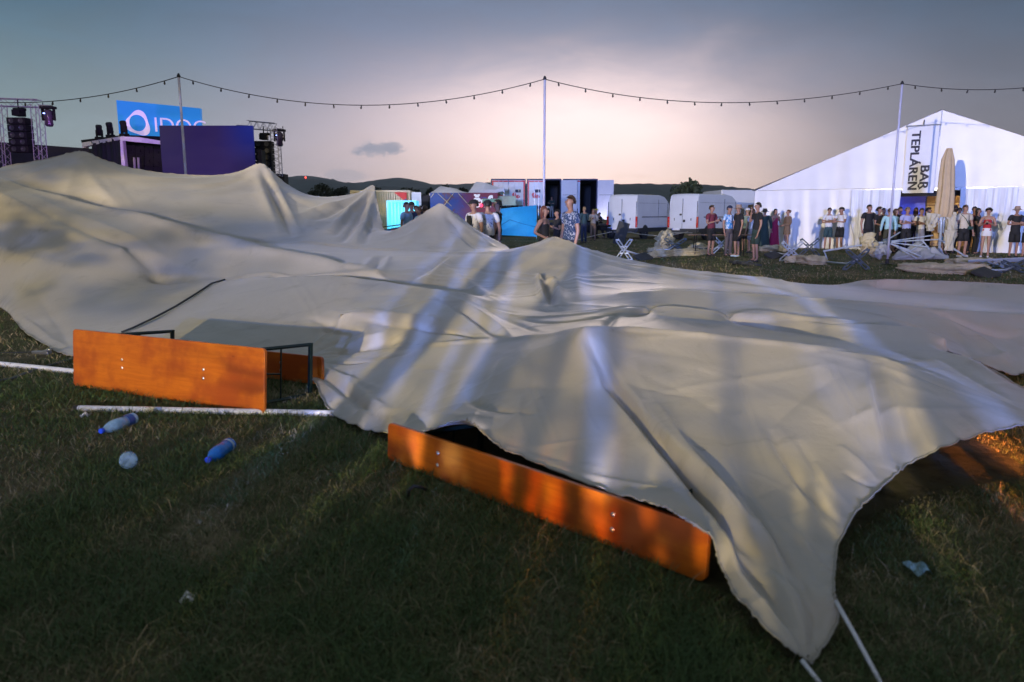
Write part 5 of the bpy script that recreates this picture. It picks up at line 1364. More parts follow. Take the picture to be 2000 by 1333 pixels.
# ================================================================== blown over parasols and tables on the field
CANVAS = mat('parasol_canvas', (.48, .42, .27), .8, 0, .30, 6, .6, 14); STEEL = mat('galvanised_steel', (.46, .52, .60), .38, .25, .15, 9); DKSTEEL = mat('dark_steel', (.10, .13, .16), .4, .25); SLAB = mat('paving_slab', (.05, .052, .05), .9, 0, .3, 8, .5)
def bundle(pts, rad, seed, m=CANVAS, name='canopy_cloth', parent=None, n=44, amp=.35, flat=.7):
    rg = random.Random(seed); pts = [Vector(p) for p in pts]
    NS = 56; ring = []; mb_ = MB(); ph = [rg.random() * 6.28 for _ in range(6)]
    def cat_(t):
        x = t * (len(pts) - 1); i = min(int(x), len(pts) - 2); return pts[i].lerp(pts[i + 1], x - i)
    for k in range(NS + 1):
        t = k / NS; c = cat_(t); d = (cat_(min(1, t + .04)) - cat_(max(0, t - .04))).normalized()
        x = d.cross(Vector((0, 0, 1))); x = x.normalized() if x.length > .05 else Vector((1, 0, 0)); y = x.cross(d)
        r0 = rad[0] + (rad[1] - rad[0]) * t if len(rad) == 2 else rad[min(int(t * (len(rad) - 1)), len(rad) - 2)] * (1 - (t * (len(rad) - 1) % 1)) + rad[min(int(t * (len(rad) - 1)) + 1, len(rad) - 1)] * (t * (len(rad) - 1) % 1) if t < 1 else rad[-1]
        row = []
        for j in range(n):
            a = 6.2832 * j / n
            f = 1 + amp * (.5 * math.sin(5 * a + ph[0] + t * 5) + .35 * math.sin(8 * a + ph[1] - 7 * t) + .4 * math.sin(3 * a + ph[2] + 9 * t) + .3 * math.sin(11 * t * 2 + ph[3] + a))
            f += amp * (.55 * (1 - 2 * abs(math.sin(3.5 * a + 6 * t + ph[4]))) * .5 + .45 * (1 - 2 * abs(math.sin(6.5 * a - 13 * t + ph[5]))) * .5 + .30 * (1 - 2 * abs(math.sin(17 * t + 2 * math.sin(3 * a) + ph[0]))) * .5) + rg.uniform(-.035, .035)
            p = c + (x * math.cos(a) + y * math.sin(a) * flat) * r0 * f
            p.z = max(p.z, .006 + .01 * rg.random())
            row.append(mb_.b.verts.new(p))
        ring.append(row)
    for A, B in zip(ring, ring[1:]):
        for j in range(n): mb_.b.faces.new((A[j], A[(j + 1) % n], B[(j + 1) % n], B[j]))
    mb_.b.faces.new(ring[0]); mb_.b.faces.new(ring[-1])
    return mb_.build(name, m, parent, True)
def cross_stand(root, c, w_, h, m, yaw=0.0, tilt=0.0):
    """X of two slotted rails standing on its side"""
    Rz = Matrix.Rotation(yaw, 3, 'Z')
    for s_ in (-1, 1):
        d = Vector((s_ * w_, 0, h)).normalized(); L_ = math.hypot(2 * w_, 2 * h); perp = Vector((-d.z, 0, d.x))
        mb_ = MB()
        for q in (-1, 1):
            mb_.tube([c + Rz @ (d * -L_ / 2 + perp * .045 * q + Vector((0, .03 * s_, 0))), c + Rz @ (d * L_ / 2 + perp * .045 * q + Vector((0, .03 * s_, 0)))], .022, 4)
        for e_ in (-1, -.33, .33, 1):
            mb_.box(c + Rz @ (d * L_ / 2 * e_ * .97 + Vector((0, .03 * s_, 0))), (.10, .03, .05))
        mb_.build('cross_rail', m, root)
def fallen(px, py, wpx, hpx, label, m=STEEL, pole=None, cloth=None, cr=(.18, .25, .12), yaw=0.0, slab=None, seed=1, heap=None):
    g = gpt(px, py); s_ = F_PX / (g.y * CP + CAM_Z * SP)
    root = thing('fallen_parasol', g, label, 'parasol', 'blown over parasols on the field'); o = Vector(root.location)
    hh = hpx / s_ / 2; c = Vector((0, 0, hh + .02))
    cross_stand(root, c, wpx / s_ / 2, hh, m, yaw)
    if pole:
        q = gpt(*pole) - o + Vector((0, 0, .10)); MB().tube([c, c.lerp(q, .3) * Vector((1, 1, .6)) , q], .028, 10).build('pole', STEEL, root, True)
    if cloth: bundle([gpt(*p) - o + Vector((0, 0, .10)) for p in cloth], cr, seed, parent=root)
    if heap: bundle([gpt(*p) - o + Vector((0, 0, h_)) for p, h_ in heap], (.10, .26, .24, .08), seed + 50, name='loose_cloth', parent=root, amp=.5, flat=1.0)
    if slab:
        q = gpt(*slab) - o + Vector((0, 0, .09)); MB().box(q, (.5, .45, .07), Matrix.Rotation(.4, 3, 'X') @ Matrix.Rotation(.5, 3, 'Z')).bevel(.012).build('weight_slab', SLAB, root)
    return root
fallen(1218, 510, 30, 40, 'steel cross stand shining blue at the left of the wrecked parasols', STEEL, (1300, 500), [(1272, 505), (1310, 501), (1350, 500), (1388, 496)], (.16, .20, .22, .06), .2, (1256, 508), 3)
fallen(1318, 494, 40, 26, 'dull cross stand lying with a heaped canvas left of it', DKSTEEL, (1282, 494), [(1266, 494), (1285, 493), (1305, 492), (1322, 493)], (.10, .2, .2, .08), -.2, None, 4, [((1283, 493), .1), ((1294, 493), .40), ((1300, 492), .62), ((1310, 492), .2)])
fallen(1408, 497, 36, 34, 'cross stand under the brown table with canvas behind', STEEL, (1365, 490), [(1350, 488), (1362, 487), (1378, 488), (1392, 489)], (.14, .2, .16, .06), .1, (1392, 493), 5)
fallen(1545, 511, 40, 36, 'bright blue lit cross stand left of the marquee people', STEEL, (1505, 497), [(1482, 492), (1500, 492), (1522, 491), (1533, 494)], (.12, .22, .2, .1), 0, (1511, 505), 6)
fallen(1580, 501, 44, 32, 'dark cross stand right behind the bright blue one', DKSTEEL, None, None, yaw=.3, seed=7)
fallen(1672, 528, 50, 38, 'big dark cross stand nearest the tent with a canvas roll to its left', DKSTEEL, (1614, 519), [(1533, 514), (1560, 515), (1585, 517), (1612, 519)], (.14, .20, .26, .14), .2, None, 8)
fallen(1978, 533, 56, 20, 'flattened cross stand at the right edge with two canvas rolls', DKSTEEL, (1925, 536), [(1757, 530), (1800, 533), (1850, 536), (1900, 538), (1930, 538)], (.16, .2, .22, .24, .16), .2, (1925, 542), 9)
f2 = fallen(1948, 524, 40, 14, 'second canvas roll with steel rods behind the front one at right', STEEL, (1900, 520), [(1848, 519), (1880, 521), (1920, 522), (1950, 523)], (.14, .2, .2, .14), -.1, None, 10)
o_ = Vector(f2.location)
for k in range(5): MB().tube([gpt(1890, 521 + k) - o_ + Vector((0, 0, .10 + .03 * k)), gpt(2010, 519 + k * 2.4) - o_ + Vector((0, 0, .14 + .05 * k))], .02, 6).build('rib', STEEL, f2)
# the closed standing parasol
up_ = thing('parasol', gpt(1836, 503), 'tall closed beige parasol on a steel mast before the marquee', 'parasol'); o_ = Vector(up_.location)
yb = o_.y
def pp(px, py): return PY(px, py, yb) - o_
MB().tube([pp(1834, 494), pp(1838, 440), pp(1843, 380)], .045, 12).build('mast', STEEL, up_, True)
for k in range(5):
    a = 6.283 * k / 5; d = Vector((math.cos(a), math.sin(a), 0))
    MB().tube([pp(1838, 455) + d * .08, pp(1840, 410) + d * .11], .022, 8).build('rib_tube', STEEL, up_, True)
ax = [pp(1854, 290), pp(1853, 296), pp(1851, 312), pp(1849, 340), pp(1847, 375), pp(1843, 410), pp(1841, 424)]
ar = [.08, .11, .18, .215, .24, .27, .24]
m = MB(); rings = []
for c, r in zip(ax, ar):
    row = []
    for j in range(40):
        a = 6.2832 * j / 40; f = 1 + .16 * math.cos(8 * a + .4) + .05 * math.sin(5 * a)
        row.append(m.b.verts.new(c + Vector((math.cos(a), math.sin(a), 0)) * r * f))
    rings.append(row)
for A, B in zip(rings, rings[1:]):
    for j in range(40): m.b.faces.new((A[j], A[(j + 1) % 40], B[(j + 1) % 40], B[j]))
m.b.faces.new(rings[0])
m.build('canopy_cloth', mat('parasol_tan', (.48, .355, .21), .8, 0, .12, 3), up_, True)
bundle([pp(1824, 418), pp(1818, 440), pp(1816, 452)], (.22, .20, .10), 21, mat('parasol_pale', (.50, .46, .36), .8), 'hanging_cloth', up_); bundle([pp(1856, 415), pp(1857, 450), pp(1852, 490)], (.20, .22, .12), 22, MATS['parasol_pale'], 'hanging_cloth', up_)
MB().tube([pp(1828, 403), pp(1838, 400), pp(1848, 403)], .014, 6).build('tie_cord', ROPE, up_)
for a, b in (((1834, 488), (1797, 511)), ((1836, 484), (1846, 507)), ((1838, 470), (1893, 506)), ((1893, 506), (1880, 507))):
    MB().tube([pp(*a), pp(*b)], .03, 8).build('foot_strut', STEEL, up_)
# wreck of a big parasol frame
wr = thing('wrecked_parasol', gpt(1734, 508), 'bare steel ribs of a wrecked parasol fanning out left of the mast', 'parasol'); o_ = Vector(wr.location); yb = o_.y
def pw(px, py, dy=0): return PY(px, py, yb + dy) - o_
MB().lathe([(.06, -.12), (.11, -.06), (.11, .08), (.06, .14)], 14, pw(1731, 473), (1, .1, .12)).build('hub', DKSTEEL, wr)
MB().tube([pw(1608, 491), pw(1670, 481), pw(1731, 473)], .034, 8).build('pole', STEEL, wr)
for k, (a, b, dy) in enumerate((((1731, 473), (1822, 460), .3), ((1731, 473), (1836, 468), 0), ((1731, 473), (1813, 483), -.3), ((1731, 473), (1800, 502), -.5), ((1731, 470), (1758, 454), .6), ((1738, 475), (1790, 505), -.3), ((1800, 468), (1815, 487), 0), ((1745, 478), (1778, 490), -.1), ((1775, 492), (1805, 474), .2), ((1610, 492), (1616, 508), 0))):
    MB().tube([pw(*a), pw(b[0], b[1], dy)], .022, 8).build('rib', STEEL, wr)
bundle([pw(1682, 476), pw(1690, 474), pw(1700, 482), pw(1698, 496)], (.10, .30, .24, .12), 31, CANVAS, 'canopy_cloth', wr, amp=.4, flat=1.0)
bundle([pw(1700, 500), pw(1708, 492), pw(1722, 488), pw(1738, 496)], (.10, .22, .2, .08), 32, mat('canvas_grey', (.34, .36, .36), .7), 'canopy_cloth', wr, amp=.5, flat=1.0)
bundle([pw(1745, 508), pw(1780, 506, .3), pw(1810, 504, .5), pw(1852, 505, .3)], (.12, .42, .40, .10), 33, MATS['canvas_grey'], 'canopy_cloth', wr, amp=.3, flat=.9)
# brown table
tb = thing('beer_table', gpt(1402, 500), 'brown table still standing behind the maroon shirted person', 'table', None, R(-4)); 
MB().box((0, 0, .75), (2.2, .5, .03)).bevel(.006).build('tabletop', mat('brown_table', (.16, .085, .045), .5), tb)
for sx in (-1, 1):
    for sy in (-1, 1): MB().tube([(sx * .82, sy * .2, .73), (sx * .86, sy * .22, 0)], .016, 6).build('leg', BLK, tb)
    MB().tube([(sx * .85, -.21, .12), (sx * .85, .21, .12)], .012, 6).build('crossbar', BLK, tb)
# slabs and a dark chair back
for (px, py, w_, lab) in ((1463, 519, .62, 'dark paving slab on the grass in front of the man in black phoning'), (1440, 517, .4, 'small dark slab left of the larger slab on the grass')):
    r = thing('weight_slab', gpt(px, py), lab, 'slab'); MB().box((0, 0, .05), (w_, .45, .08), Matrix.Rotation(R(8), 3, 'Y')).bevel(.012).build('slab', SLAB, r); MB().tube([(-.1, 0, .09), (0, 0, .13), (.1, 0, .09)], .01, 6).build('handle', DKSTEEL, r)
r = thing('weight_slab', gpt(1213, 498), 'dark slab tilted upright on the first steel cross stand', 'slab'); MB().box((0, .1, .78), (.42, .08, .85), Matrix.Rotation(R(16), 3, 'Y')).bevel(.02).build('slab', SLAB, r); MB().box((.02, .1, .2), (.1, .06, .4)).build('foot', SLAB, r)
# rope barrier
pts = [gpt(1130, 474) + Vector((0, 0, .15)), gpt(1165, 470) + Vector((0, 0, .3)), gpt(1210, 466) + Vector((0, 0, .5)), gpt(1250, 470) + Vector((0, 0, .35)), gpt(1290, 473) + Vector((0, 0, .3)), gpt(1335, 471) + Vector((0, 0, .45)), gpt(1372, 465) + Vector((0, 0, .6))]
tag(MB().tube(pts, .022, 6).build('barrier_rope', mat('barrier_rope', (.45, .42, .34), .7), None, True), 'pale rope sagging across the field in front of the vans', 'rope')
# dark quad bike
qb = thing('quad_bike', at(1176, 46), 'black quad bike standing left of the first white van', 'quad bike')
for sx in (-.5, .5):
    for y in (-.55, .6): MB().lathe([(.12, -.13), (.28, -.13), (.32, 0), (.28, .13), (.12, .13)], 18, (sx, y, .32), (1, 0, 0)).build('wheel', RUB, qb)
MB().box((0, 0, .62), (.45, 1.5, .25)).box((0, .55, .80), (.8, .6, .10)).box((0, -.6, .78), (.8, .6, .10)).bevel(.04).build('body', BLK, qb)
MB().box((0, -.15, .85), (.34, .7, .14)).bevel(.05).build('saddle', RUB, qb)
MB().tube([(0, .35, .8), (0, .30, 1.08), (-.36, .22, 1.12)], .02, 6).tube([(0, .30, 1.08), (.36, .22, 1.12)], .02, 6).build('handlebar', BLK, qb)
# ================================================================== people
SKIN = mat('skin', (.36, .20, .14), .5, 0, .06, 8); SKIN_D = mat('skin_tan', (.30, .16, .11), .5, 0, .06, 8)
def cloth(nm, c, var=.12): return mat('cloth_' + nm, c, .85, 0, var, 9, .3, 30)
def pattern(nm, base, ink, scale, thr=.5, ink2=None):
    if 'cloth_' + nm in MATS: return MATS['cloth_' + nm]
    m = bpy.data.materials.new('cloth_' + nm); m.use_nodes = True; t = NT(m.node_tree); b = m.node_tree.nodes['Principled BSDF']; oc = t.coord('Object')
    n = t.noise(oc, scale, 3, .6, 1.5)
    c = t.mix(t.rng(n, thr - .03, thr + .03), base + (1,), ink + (1,))
    if ink2: c = t.mix(t.rng(t.noise(oc, scale * 1.7, 2, .5, 1), .58, .62), c, ink2 + (1,))
    t.l.new(c, b.inputs['Base Color']); b.inputs['Roughness'].default_value = .85; MATS['cloth_' + nm] = m; return m
HAIR_D = mat('hair_dark', (.018, .013, .010), .5, 0, .3, 20); HAIR_B = mat('hair_brown', (.07, .035, .02), .5, 0, .3, 20); HAIR_R = mat('hair_reddish', (.13, .045, .03), .5, 0, .3, 20); HAIR_F = mat('hair_fair', (.28, .19, .10), .5, 0, .3, 20)
EYE = mat('eye_dark', (.02, .015, .012), .3); LIP = mat('lip', (.30, .11, .09), .5)
# arm poses: elbow and wrist for (left, right) as seen from the person, body units of one standing height; the person faces -y
ARMS = {
 'down':   (((.145, .01, .635), (.150, -.03, .490)), ((-.145, .01, .635), (-.150, -.03, .490))),
 'phone':  (((.150, -.01, .640), (.045, -.140, .700)), ((-.150, -.01, .640), (-.040, -.140, .690))),
 'crossed':(((.150, -.02, .650), (-.055, -.125, .690)), ((-.150, -.02, .650), (.060, -.110, .670))),
 'call':   (((.140, .01, .635), (.145, -.04, .490)), ((-.165, -.05, .665), (-.075, -.068, .835))),
 'hip':    (((.145, .02, .640), (.145, -.02, .500)), ((-.185, .06, .665), (-.095, -.045, .600))),
 'mouth':  (((.150, -.02, .650), (.020, -.120, .740)), ((-.150, -.06, .670), (-.030, -.095, .815))),
 'reach':  (((.150, -.03, .660), (.050, -.200, .680)), ((-.150, -.05, .690), (-.05, -.235, .700))),
 'belly':  (((.150, .0, .645), (.040, -.135, .610)), ((-.150, .0, .645), (-.030, -.135, .600))),
}
PENDING = []
MESHC = {}
def skinned(key, verts, radii, edges, roots, m, name, parent, sub=1):
    """verts joined by edges, grown to a surface with the Skin modifier; the mesh is shared by key"""
    me = bpy.data.meshes.new(name); me.from_pydata(verts, edges, [])
    o = bpy.data.objects.new(name, me); COL.objects.link(o); o.parent = parent
    md = o.modifiers.new('skin', 'SKIN'); md.use_smooth_shade = True; md.branch_smoothing = .6
    sv = me.skin_vertices[0].data
    for i, r in enumerate(radii):
        sv[i].radius = r if isinstance(r, tuple) else (r, r); sv[i].use_root = i in roots
    s_ = o.modifiers.new('subsurf', 'SUBSURF'); s_.levels = sub; s_.render_levels = sub
    PENDING.append((o, key, m)); return o
def flush():
    dg = bpy.context.evaluated_depsgraph_get(); done = {}
    for o, key, m in PENDING:
        if key not in done:
            me = bpy.data.meshes.new_from_object(o.evaluated_get(dg)); me.name = o.name.split('.')[0]; me.materials.clear(); me.materials.append(m)
            me.polygons.foreach_set('use_smooth', [True] * len(me.polygons)); done[key] = me
    for o, key, m in PENDING:
        o.modifiers.clear(); old = o.data; o.data = done[key]; bpy.data.meshes.remove(old)
        o.material_slots[0].link = 'OBJECT'; o.material_slots[0].material = m
def shared(key, make, m, name, parent):
    if key not in MESHC:
        me = bpy.data.meshes.new(name); b_ = make(); bmesh.ops.recalc_face_normals(b_, faces=b_.faces); b_.to_mesh(me); b_.free()
        me.materials.append(m); me.polygons.foreach_set('use_smooth', [True] * len(me.polygons)); MESHC[key] = me
    o = bpy.data.objects.new(name, MESHC[key]); COL.objects.link(o); o.parent = parent
    o.material_slots[0].link = 'OBJECT'; o.material_slots[0].material = m
    return o
def hair_mesh(kind):
    b_ = bmesh.new(); bmesh.ops.create_uvsphere(b_, u_segments=20, v_segments=14, radius=1)
    kill = []
    for v in b_.verts:
        x, y, z = v.co; v.co = Vector((x * .0495, y * .0615 + .008, z * .0625 + .944))
        front = -(v.co.y - .008) / .0615
        lim = .944 + .034 * max(0, min(1, front * 1.6)) - .050 * max(0, -front) if kind != 'bald' else .97
        if kind == 'long': lim = .944 + .030 * max(0, front) - .16 * max(0, -front + .35)
        if v.co.z < lim: kill.append(v)
    if kind == 'long':
        for v in kill:
            if v.co.y > -.015: v.co.z -= .02
        kill = [v for v in kill if v.co.y < -.012]
        for v in b_.verts:
            if v not in kill and v.co.z < .92: v.co.z = .92 - (.92 - v.co.z) * 3.6; v.co.x *= 1.15; v.co.y = max(v.co.y, .004) * 1.05
    bmesh.ops.delete(b_, geom=kill, context='VERTS')
    rg = random.Random(5)
    for v in b_.verts: v.co += Vector((rg.uniform(-1, 1), rg.uniform(-1, 1), rg.uniform(-1, 1))) * (.0034 if kind != 'curly' else .007)
    if kind == 'curly':
        for v in b_.verts: v.co = Vector((v.co.x * 1.35, (v.co.y - .006) * 1.25 + .012, (v.co.z - .93) * 1.15 + .932))
    if kind == 'bun':
        r_ = bmesh.ops.create_uvsphere(b_, u_segments=12, v_segments=8, radius=.024)
        for v in r_['verts']: v.co += Vector((0, .066, .965))
    return b_
def hat_mesh(kind):
    m = MB()
    if kind == 'cap':
        m.grid(lambda u, v: (.053 * math.cos(u * 6.2832) * math.cos(v * 1.5708), .003 + .064 * math.sin(u * 6.2832) * math.cos(v * 1.5708), .955 + .052 * math.sin(v * 1.5708)), 20, 6)
        m.grid(lambda u, v: ((u - .5) * .095, -.045 - .055 * v * math.sqrt(max(0, 1 - (2 * u - 1) ** 2 * .6)), .957 - .008 * v), 8, 3)
    else:
        m.grid(lambda u, v: (.054 * math.cos(u * 6.2832) * (1 - .25 * v), .003 + .064 * math.sin(u * 6.2832) * (1 - .25 * v), .952 + .060 * v), 20, 4)
        m.grid(lambda u, v: (.040 * math.cos(u * 6.2832) * v, .003 + .048 * math.sin(u * 6.2832) * v, 1.012), 20, 2)
        m.grid(lambda u, v: ((.054 + .045 * v) * math.cos(u * 6.2832), .003 + (.064 + .042 * v) * math.sin(u * 6.2832), .952 - .018 * v), 20, 2)
    return m.b
def face_mesh():
    m = MB()
    for sx in (-1, 1): m.lathe([(.0042, 0), (.0036, .002), (.001, .003)], 8, (sx * .0165, -.0475, .945), (0, -1, 0)).box((sx * .0165, -.0475, .956), (.018, .004, .0032))
    return m.b
def nose_mesh():
    return MB().tube([(0, -.048, .949), (0, -.053, .938), (0, -.057, .928), (0, -.047, .921)], [.004, .006, .008, .005], 8).b
def mouth_mesh(): return MB().box((0, -.0495, .905), (.024, .004, .0045)).b
def ear_mesh(): 
    m = MB()
    for sx in (-1, 1): m.lathe([(.004, -.003), (.012, 0), (.009, .005)], 10, (sx * .0435, .008, .938), (sx, .3, 0))
    return m.b
def shoe_mesh():
    m = MB().box((0, -.028, .018), (.046, .135, .034), None, .8).bevel(.012, 2); return m.b
def person(px, Y, H, face, label, top=None, sleeve='short', bottom=None, legs='long', hair=('short', None), hat=None, arms='down', skin=None, shoes=None, girth=1.0, stride=0.0, extras=None, z=0.0, group='people standing on the festival field', lean=0.0):
    """face: direction looked at, 0 = towards the camera, 90 = photo right, 180 = away"""
    p = at(px, Y); skin = skin or SKIN
    root = thing('person', (p.x, p.y, z), label, 'person', group, R(face)); root.scale = (H * girth, H * girth, H); root.rotation_euler = (R(lean), 0, R(face))
    (le, lw), (re_, rw) = ARMS[arms]; st = stride
    J = dict(pel=(0, 0, .535), waist=(0, .003, .615), chest=(0, .006, .735), neckb=(0, .008, .826), neck=(0, .010, .856), nape=(0, .007, .874), jaw=(0, -.007, .903), head=(0, .001, .943), crown=(0, .006, .971),
             sl=(.100, .010, .806), sr=(-.100, .010, .806), el=le, er=re_, wl=lw, wr=rw,
             hl=(.047, 0, .500), hr=(-.047, 0, .500), kl=(.055, -.012 - st, .285), kr=(-.055, -.012 + st, .285), al=(.058, .010 - st * .8, .055), ar=(-.058, .010 + st * 1.6, .055), tl=(.062, -.055 - st * .8, .018), tr=(-.062, -.055 + st * 1.6, .018))
    rad = dict(pel=(.082, .060), waist=(.074, .056), chest=(.082, .060), neckb=(.050, .040), neck=.029, nape=(.029, .031), jaw=(.034, .044), head=(.044, .054), crown=(.033, .040), sl=.036, sr=.036, el=.021, er=.021, wl=.0145, wr=.0145,
               hl=.050, hr=.050, kl=.031, kr=.031, al=.020, ar=.020, tl=.018, tr=.018)
    E = [('pel', 'waist'), ('waist', 'chest'), ('chest', 'neckb'), ('neckb', 'neck'), ('neck', 'nape'), ('nape', 'jaw'), ('jaw', 'head'), ('head', 'crown'), ('neckb', 'sl'), ('neckb', 'sr'), ('sl', 'el'), ('sr', 'er'), ('el', 'wl'), ('er', 'wr'),
         ('pel', 'hl'), ('pel', 'hr'), ('hl', 'kl'), ('hr', 'kr'), ('kl', 'al'), ('kr', 'ar'), ('al', 'tl'), ('ar', 'tr')]
    # hands: palm, four fingers and a thumb growing from each wrist
    for sd, wn, en in (('l', 'wl', 'el'), ('r', 'wr', 're')):
        wv = Vector(J[wn]); ev = Vector(J['el' if sd == 'l' else 'er']); d = (wv - ev).normalized()
        side = d.cross(Vector((0, 1, 0) if abs(d.y) < .8 else (0, 0, 1))).normalized()
        curl = d.cross(side).normalized() * (1 if arms in ('down', 'hip', 'call') else -1)
        J['p' + sd] = tuple(wv + d * .038); rad['p' + sd] = (.019, .012); E.append((wn, 'p' + sd))
        for k, (off, ln) in enumerate(((-.0145, .034), (-.005, .041), (.005, .039), (.0145, .031))):
            a = wv + d * .060 + side * off; b = a + d * ln * .6 + curl * .004; c_ = b + d * ln * .35 + curl * .014
            for nm, q, r in (('f%s%da' % (sd, k), a, .0056), ('f%s%db' % (sd, k), b, .0050), ('f%s%dc' % (sd, k), c_, .0042)): J[nm] = tuple(q); rad[nm] = r
            E += [('p' + sd, 'f%s%da' % (sd, k)), ('f%s%da' % (sd, k), 'f%s%db' % (sd, k)), ('f%s%db' % (sd, k), 'f%s%dc' % (sd, k))]
        a = wv + d * .026 + side * .022; b = a + d * .022 + side * .008 + curl * .006
        J['th%sa' % sd] = tuple(a); rad['th%sa' % sd] = .0065; J['th%sb' % sd] = tuple(b); rad['th%sb' % sd] = .005
        E += [('p' + sd, 'th%sa' % sd), ('th%sa' % sd, 'th%sb' % sd)]
    def grow(key, names, scale_, m, name, over=None, edges=None):
        idx_ = {n: i for i, n in enumerate(names)}; over = over or {}
        vs = [over[n][0] if n in over else J[n] for n in names]
        rs = [over[n][1] if n in over else (tuple(v * scale_ for v in rad[n]) if isinstance(rad[n], tuple) else rad[n] * scale_) for n in names]
        es = [(idx_[a], idx_[b]) for a, b in (edges or E) if a in idx_ and b in idx_]
        return skinned(key, vs, rs, es, [0], m, name, root, 1)
    body = grow(('body', arms, st), list(J.keys()), 1.0, skin, 'body')
    # clothes
    mid = lambda a, b, t_: tuple(Vector(J[a]).lerp(Vector(J[b]), t_))
    if top:
        if sleeve == 'none':
            nm = ['waist', 'pel', 'chest', 'ub']; ov = {'ub': ((0, .004, .795), (.074, .050)), 'pel': ((0, 0, .555), (.088, .064)), 'waist': (J['waist'], (.080, .061)), 'chest': (J['chest'], (.090, .068))}
            grow(('tank', arms), nm, 1.1, top, 'shirt', ov, [('pel', 'waist'), ('waist', 'chest'), ('chest', 'ub')])
        else:
            t_ = .62 if sleeve == 'short' else 1.0
            nm = ['chest', 'waist', 'hem', 'neckb', 'sl', 'sr', 'ml', 'mr']; ov = {'hem': ((0, 0, .478), (.104, .078)), 'waist': (J['waist'], (.094, .071)), 'chest': (J['chest'], (.096, .070)), 'neckb': (J['neckb'], (.056, .044)),
                 'sl': (J['sl'], .046), 'sr': (J['sr'], .046), 'ml': (mid('sl', 'el', t_), .038 if sleeve == 'short' else .032), 'mr': (mid('sr', 'er', t_), .038 if sleeve == 'short' else .032)}
            ed = [('hem', 'waist'), ('waist', 'chest'), ('chest', 'neckb'), ('neckb', 'sl'), ('neckb', 'sr'), ('sl', 'ml'), ('sr', 'mr')]
            if sleeve == 'long':
                nm += ['fl', 'fr']; ov['fl'] = (mid('el', 'wl', .92), .025); ov['fr'] = (mid('er', 'wr', .92), .025); ed += [('ml', 'fl'), ('mr', 'fr')]
            grow(('shirt', arms, sleeve), nm, 1.0, top, 'shirt', ov, ed)
    if bottom:
        if legs in ('long', 'short'):
            def make_pants():
                m_ = MB(); rows = []
                for z_, rx, ry in ((.610, .066, .050), (.585, .070, .054), (.550, .080, .061), (.510, .087, .067), (.475, .084, .064), (.455, .060, .050)):
                    rows.append([m_.b.verts.new((rx * math.cos(6.2832 * k / 24), ry * math.sin(6.2832 * k / 24), z_)) for k in range(24)])
                for A, B in zip(rows, rows[1:]):
                    for k in range(24): m_.b.faces.new((A[k], A[(k + 1) % 24], B[(k + 1) % 24], B[k]))
                for kn, an in (('kl', 'al'), ('kr', 'ar')):
                    s_ = 1 if kn == 'kl' else -1; K = Vector(J[kn]); A_ = Vector(J[an]); h_ = Vector((.046 * s_, 0, .50))
                    if legs == 'short': m_.tube([h_, h_.lerp(K, .45), h_.lerp(K, .92)], [.049, .051, .052], 14)
                    else: m_.tube([h_, h_.lerp(K, .5), K, K.lerp(A_, .5), K.lerp(A_, .93), K.lerp(A_, 1.04)], [.049, .046, .039, .035, .031, .032], 14)
                return m_.b
            shared(('pants', legs, st), make_pants, bottom, 'trousers' if legs == 'long' else 'shorts', root)
        else:
            lo_, w0 = {'skirt': (.33, .105), 'dress': (.06, .135), 'minidress': (.38, .100), 'hotpants': (.44, .094)}[legs]
            zt = .60
            def sk(u, v):
                a = u * 6.2832; r = .082 + (w0 - .082) * v + .006 * math.sin(9 * a + 2 * v) * v
                return (r * math.cos(a) * 1.06, r * math.sin(a) * .84, zt + (lo_ - zt) * v)
            shared(('skirt', legs), lambda: MB().grid(sk, 36, 8).b, bottom, 'skirt', root)
    hk, hm = hair
    if hk: shared(('hair', hk), lambda: hair_mesh(hk), hm or HAIR_D, 'hair', root)
    if hat: shared(('hat', hat[0]), lambda: hat_mesh(hat[0]), hat[1], 'hat', root)
    shared('eyes', face_mesh, EYE, 'eyes', root); shared('nose', nose_mesh, skin, 'nose', root); shared('mouth', mouth_mesh, LIP, 'mouth', root); shared('ears', ear_mesh, skin, 'ears', root)
    sm = shoes or cloth('shoe_dark', (.03, .03, .032))
    for a in ('al', 'ar'):
        o = shared('shoe', shoe_mesh, sm, 'shoe', root); o.location = (J[a][0], J[a][1] - .010, 0)
    if extras:
        for kind, mt in extras:
            if kind == 'phone':
                w_ = (Vector(J['wl']) + Vector(J['wr'])) / 2 + Vector((0, -.055, .015)); o = MB().box(w_, (.042, .006, .082), Matrix.Rotation(R(-35), 3, 'X')).bevel(.002).build('phone', mt, root)
            if kind == 'earphone':
                w_ = Vector(J['wr']) + Vector((.012, .006, .045)); MB().box(w_, (.008, .04, .082)).bevel(.002).build('phone', mt, root)
            if kind == 'bag':
                MB().box((.07, -.075, .56), (.085, .035, .060)).bevel(.008).build('bag', mt, root)
                MB().tube([(-.09, -.02, .825), (-.03, -.075, .74), (.05, -.082, .60), (.09, -.06, .57)], .006, 6, True).build('bag_strap', mt, root)
            if kind == 'watch':
                MB().lathe([(.0185, -.006), (.021, 0), (.0185, .006)], 12, Vector(J['wl']), Vector(J['wl']) - Vector(J['el'])).build('watch', mt, root)
            if kind == 'glasses':
                for sx in (-1, 1): MB().lathe([(.017, 0), (.017, .004)], 10, (sx * .022, -.048, .985), (0, -1, .5)).build('sunglass_lens', mt, root)
            if kind == 'undershirt':
                MB().grid(lambda u, v: ((u - .5) * (.075 + .01 * v), -.0735 - .006 * math.sin(u * 3.14), .50 + .30 * v), 6, 8).build('undershirt', mt, root, True)
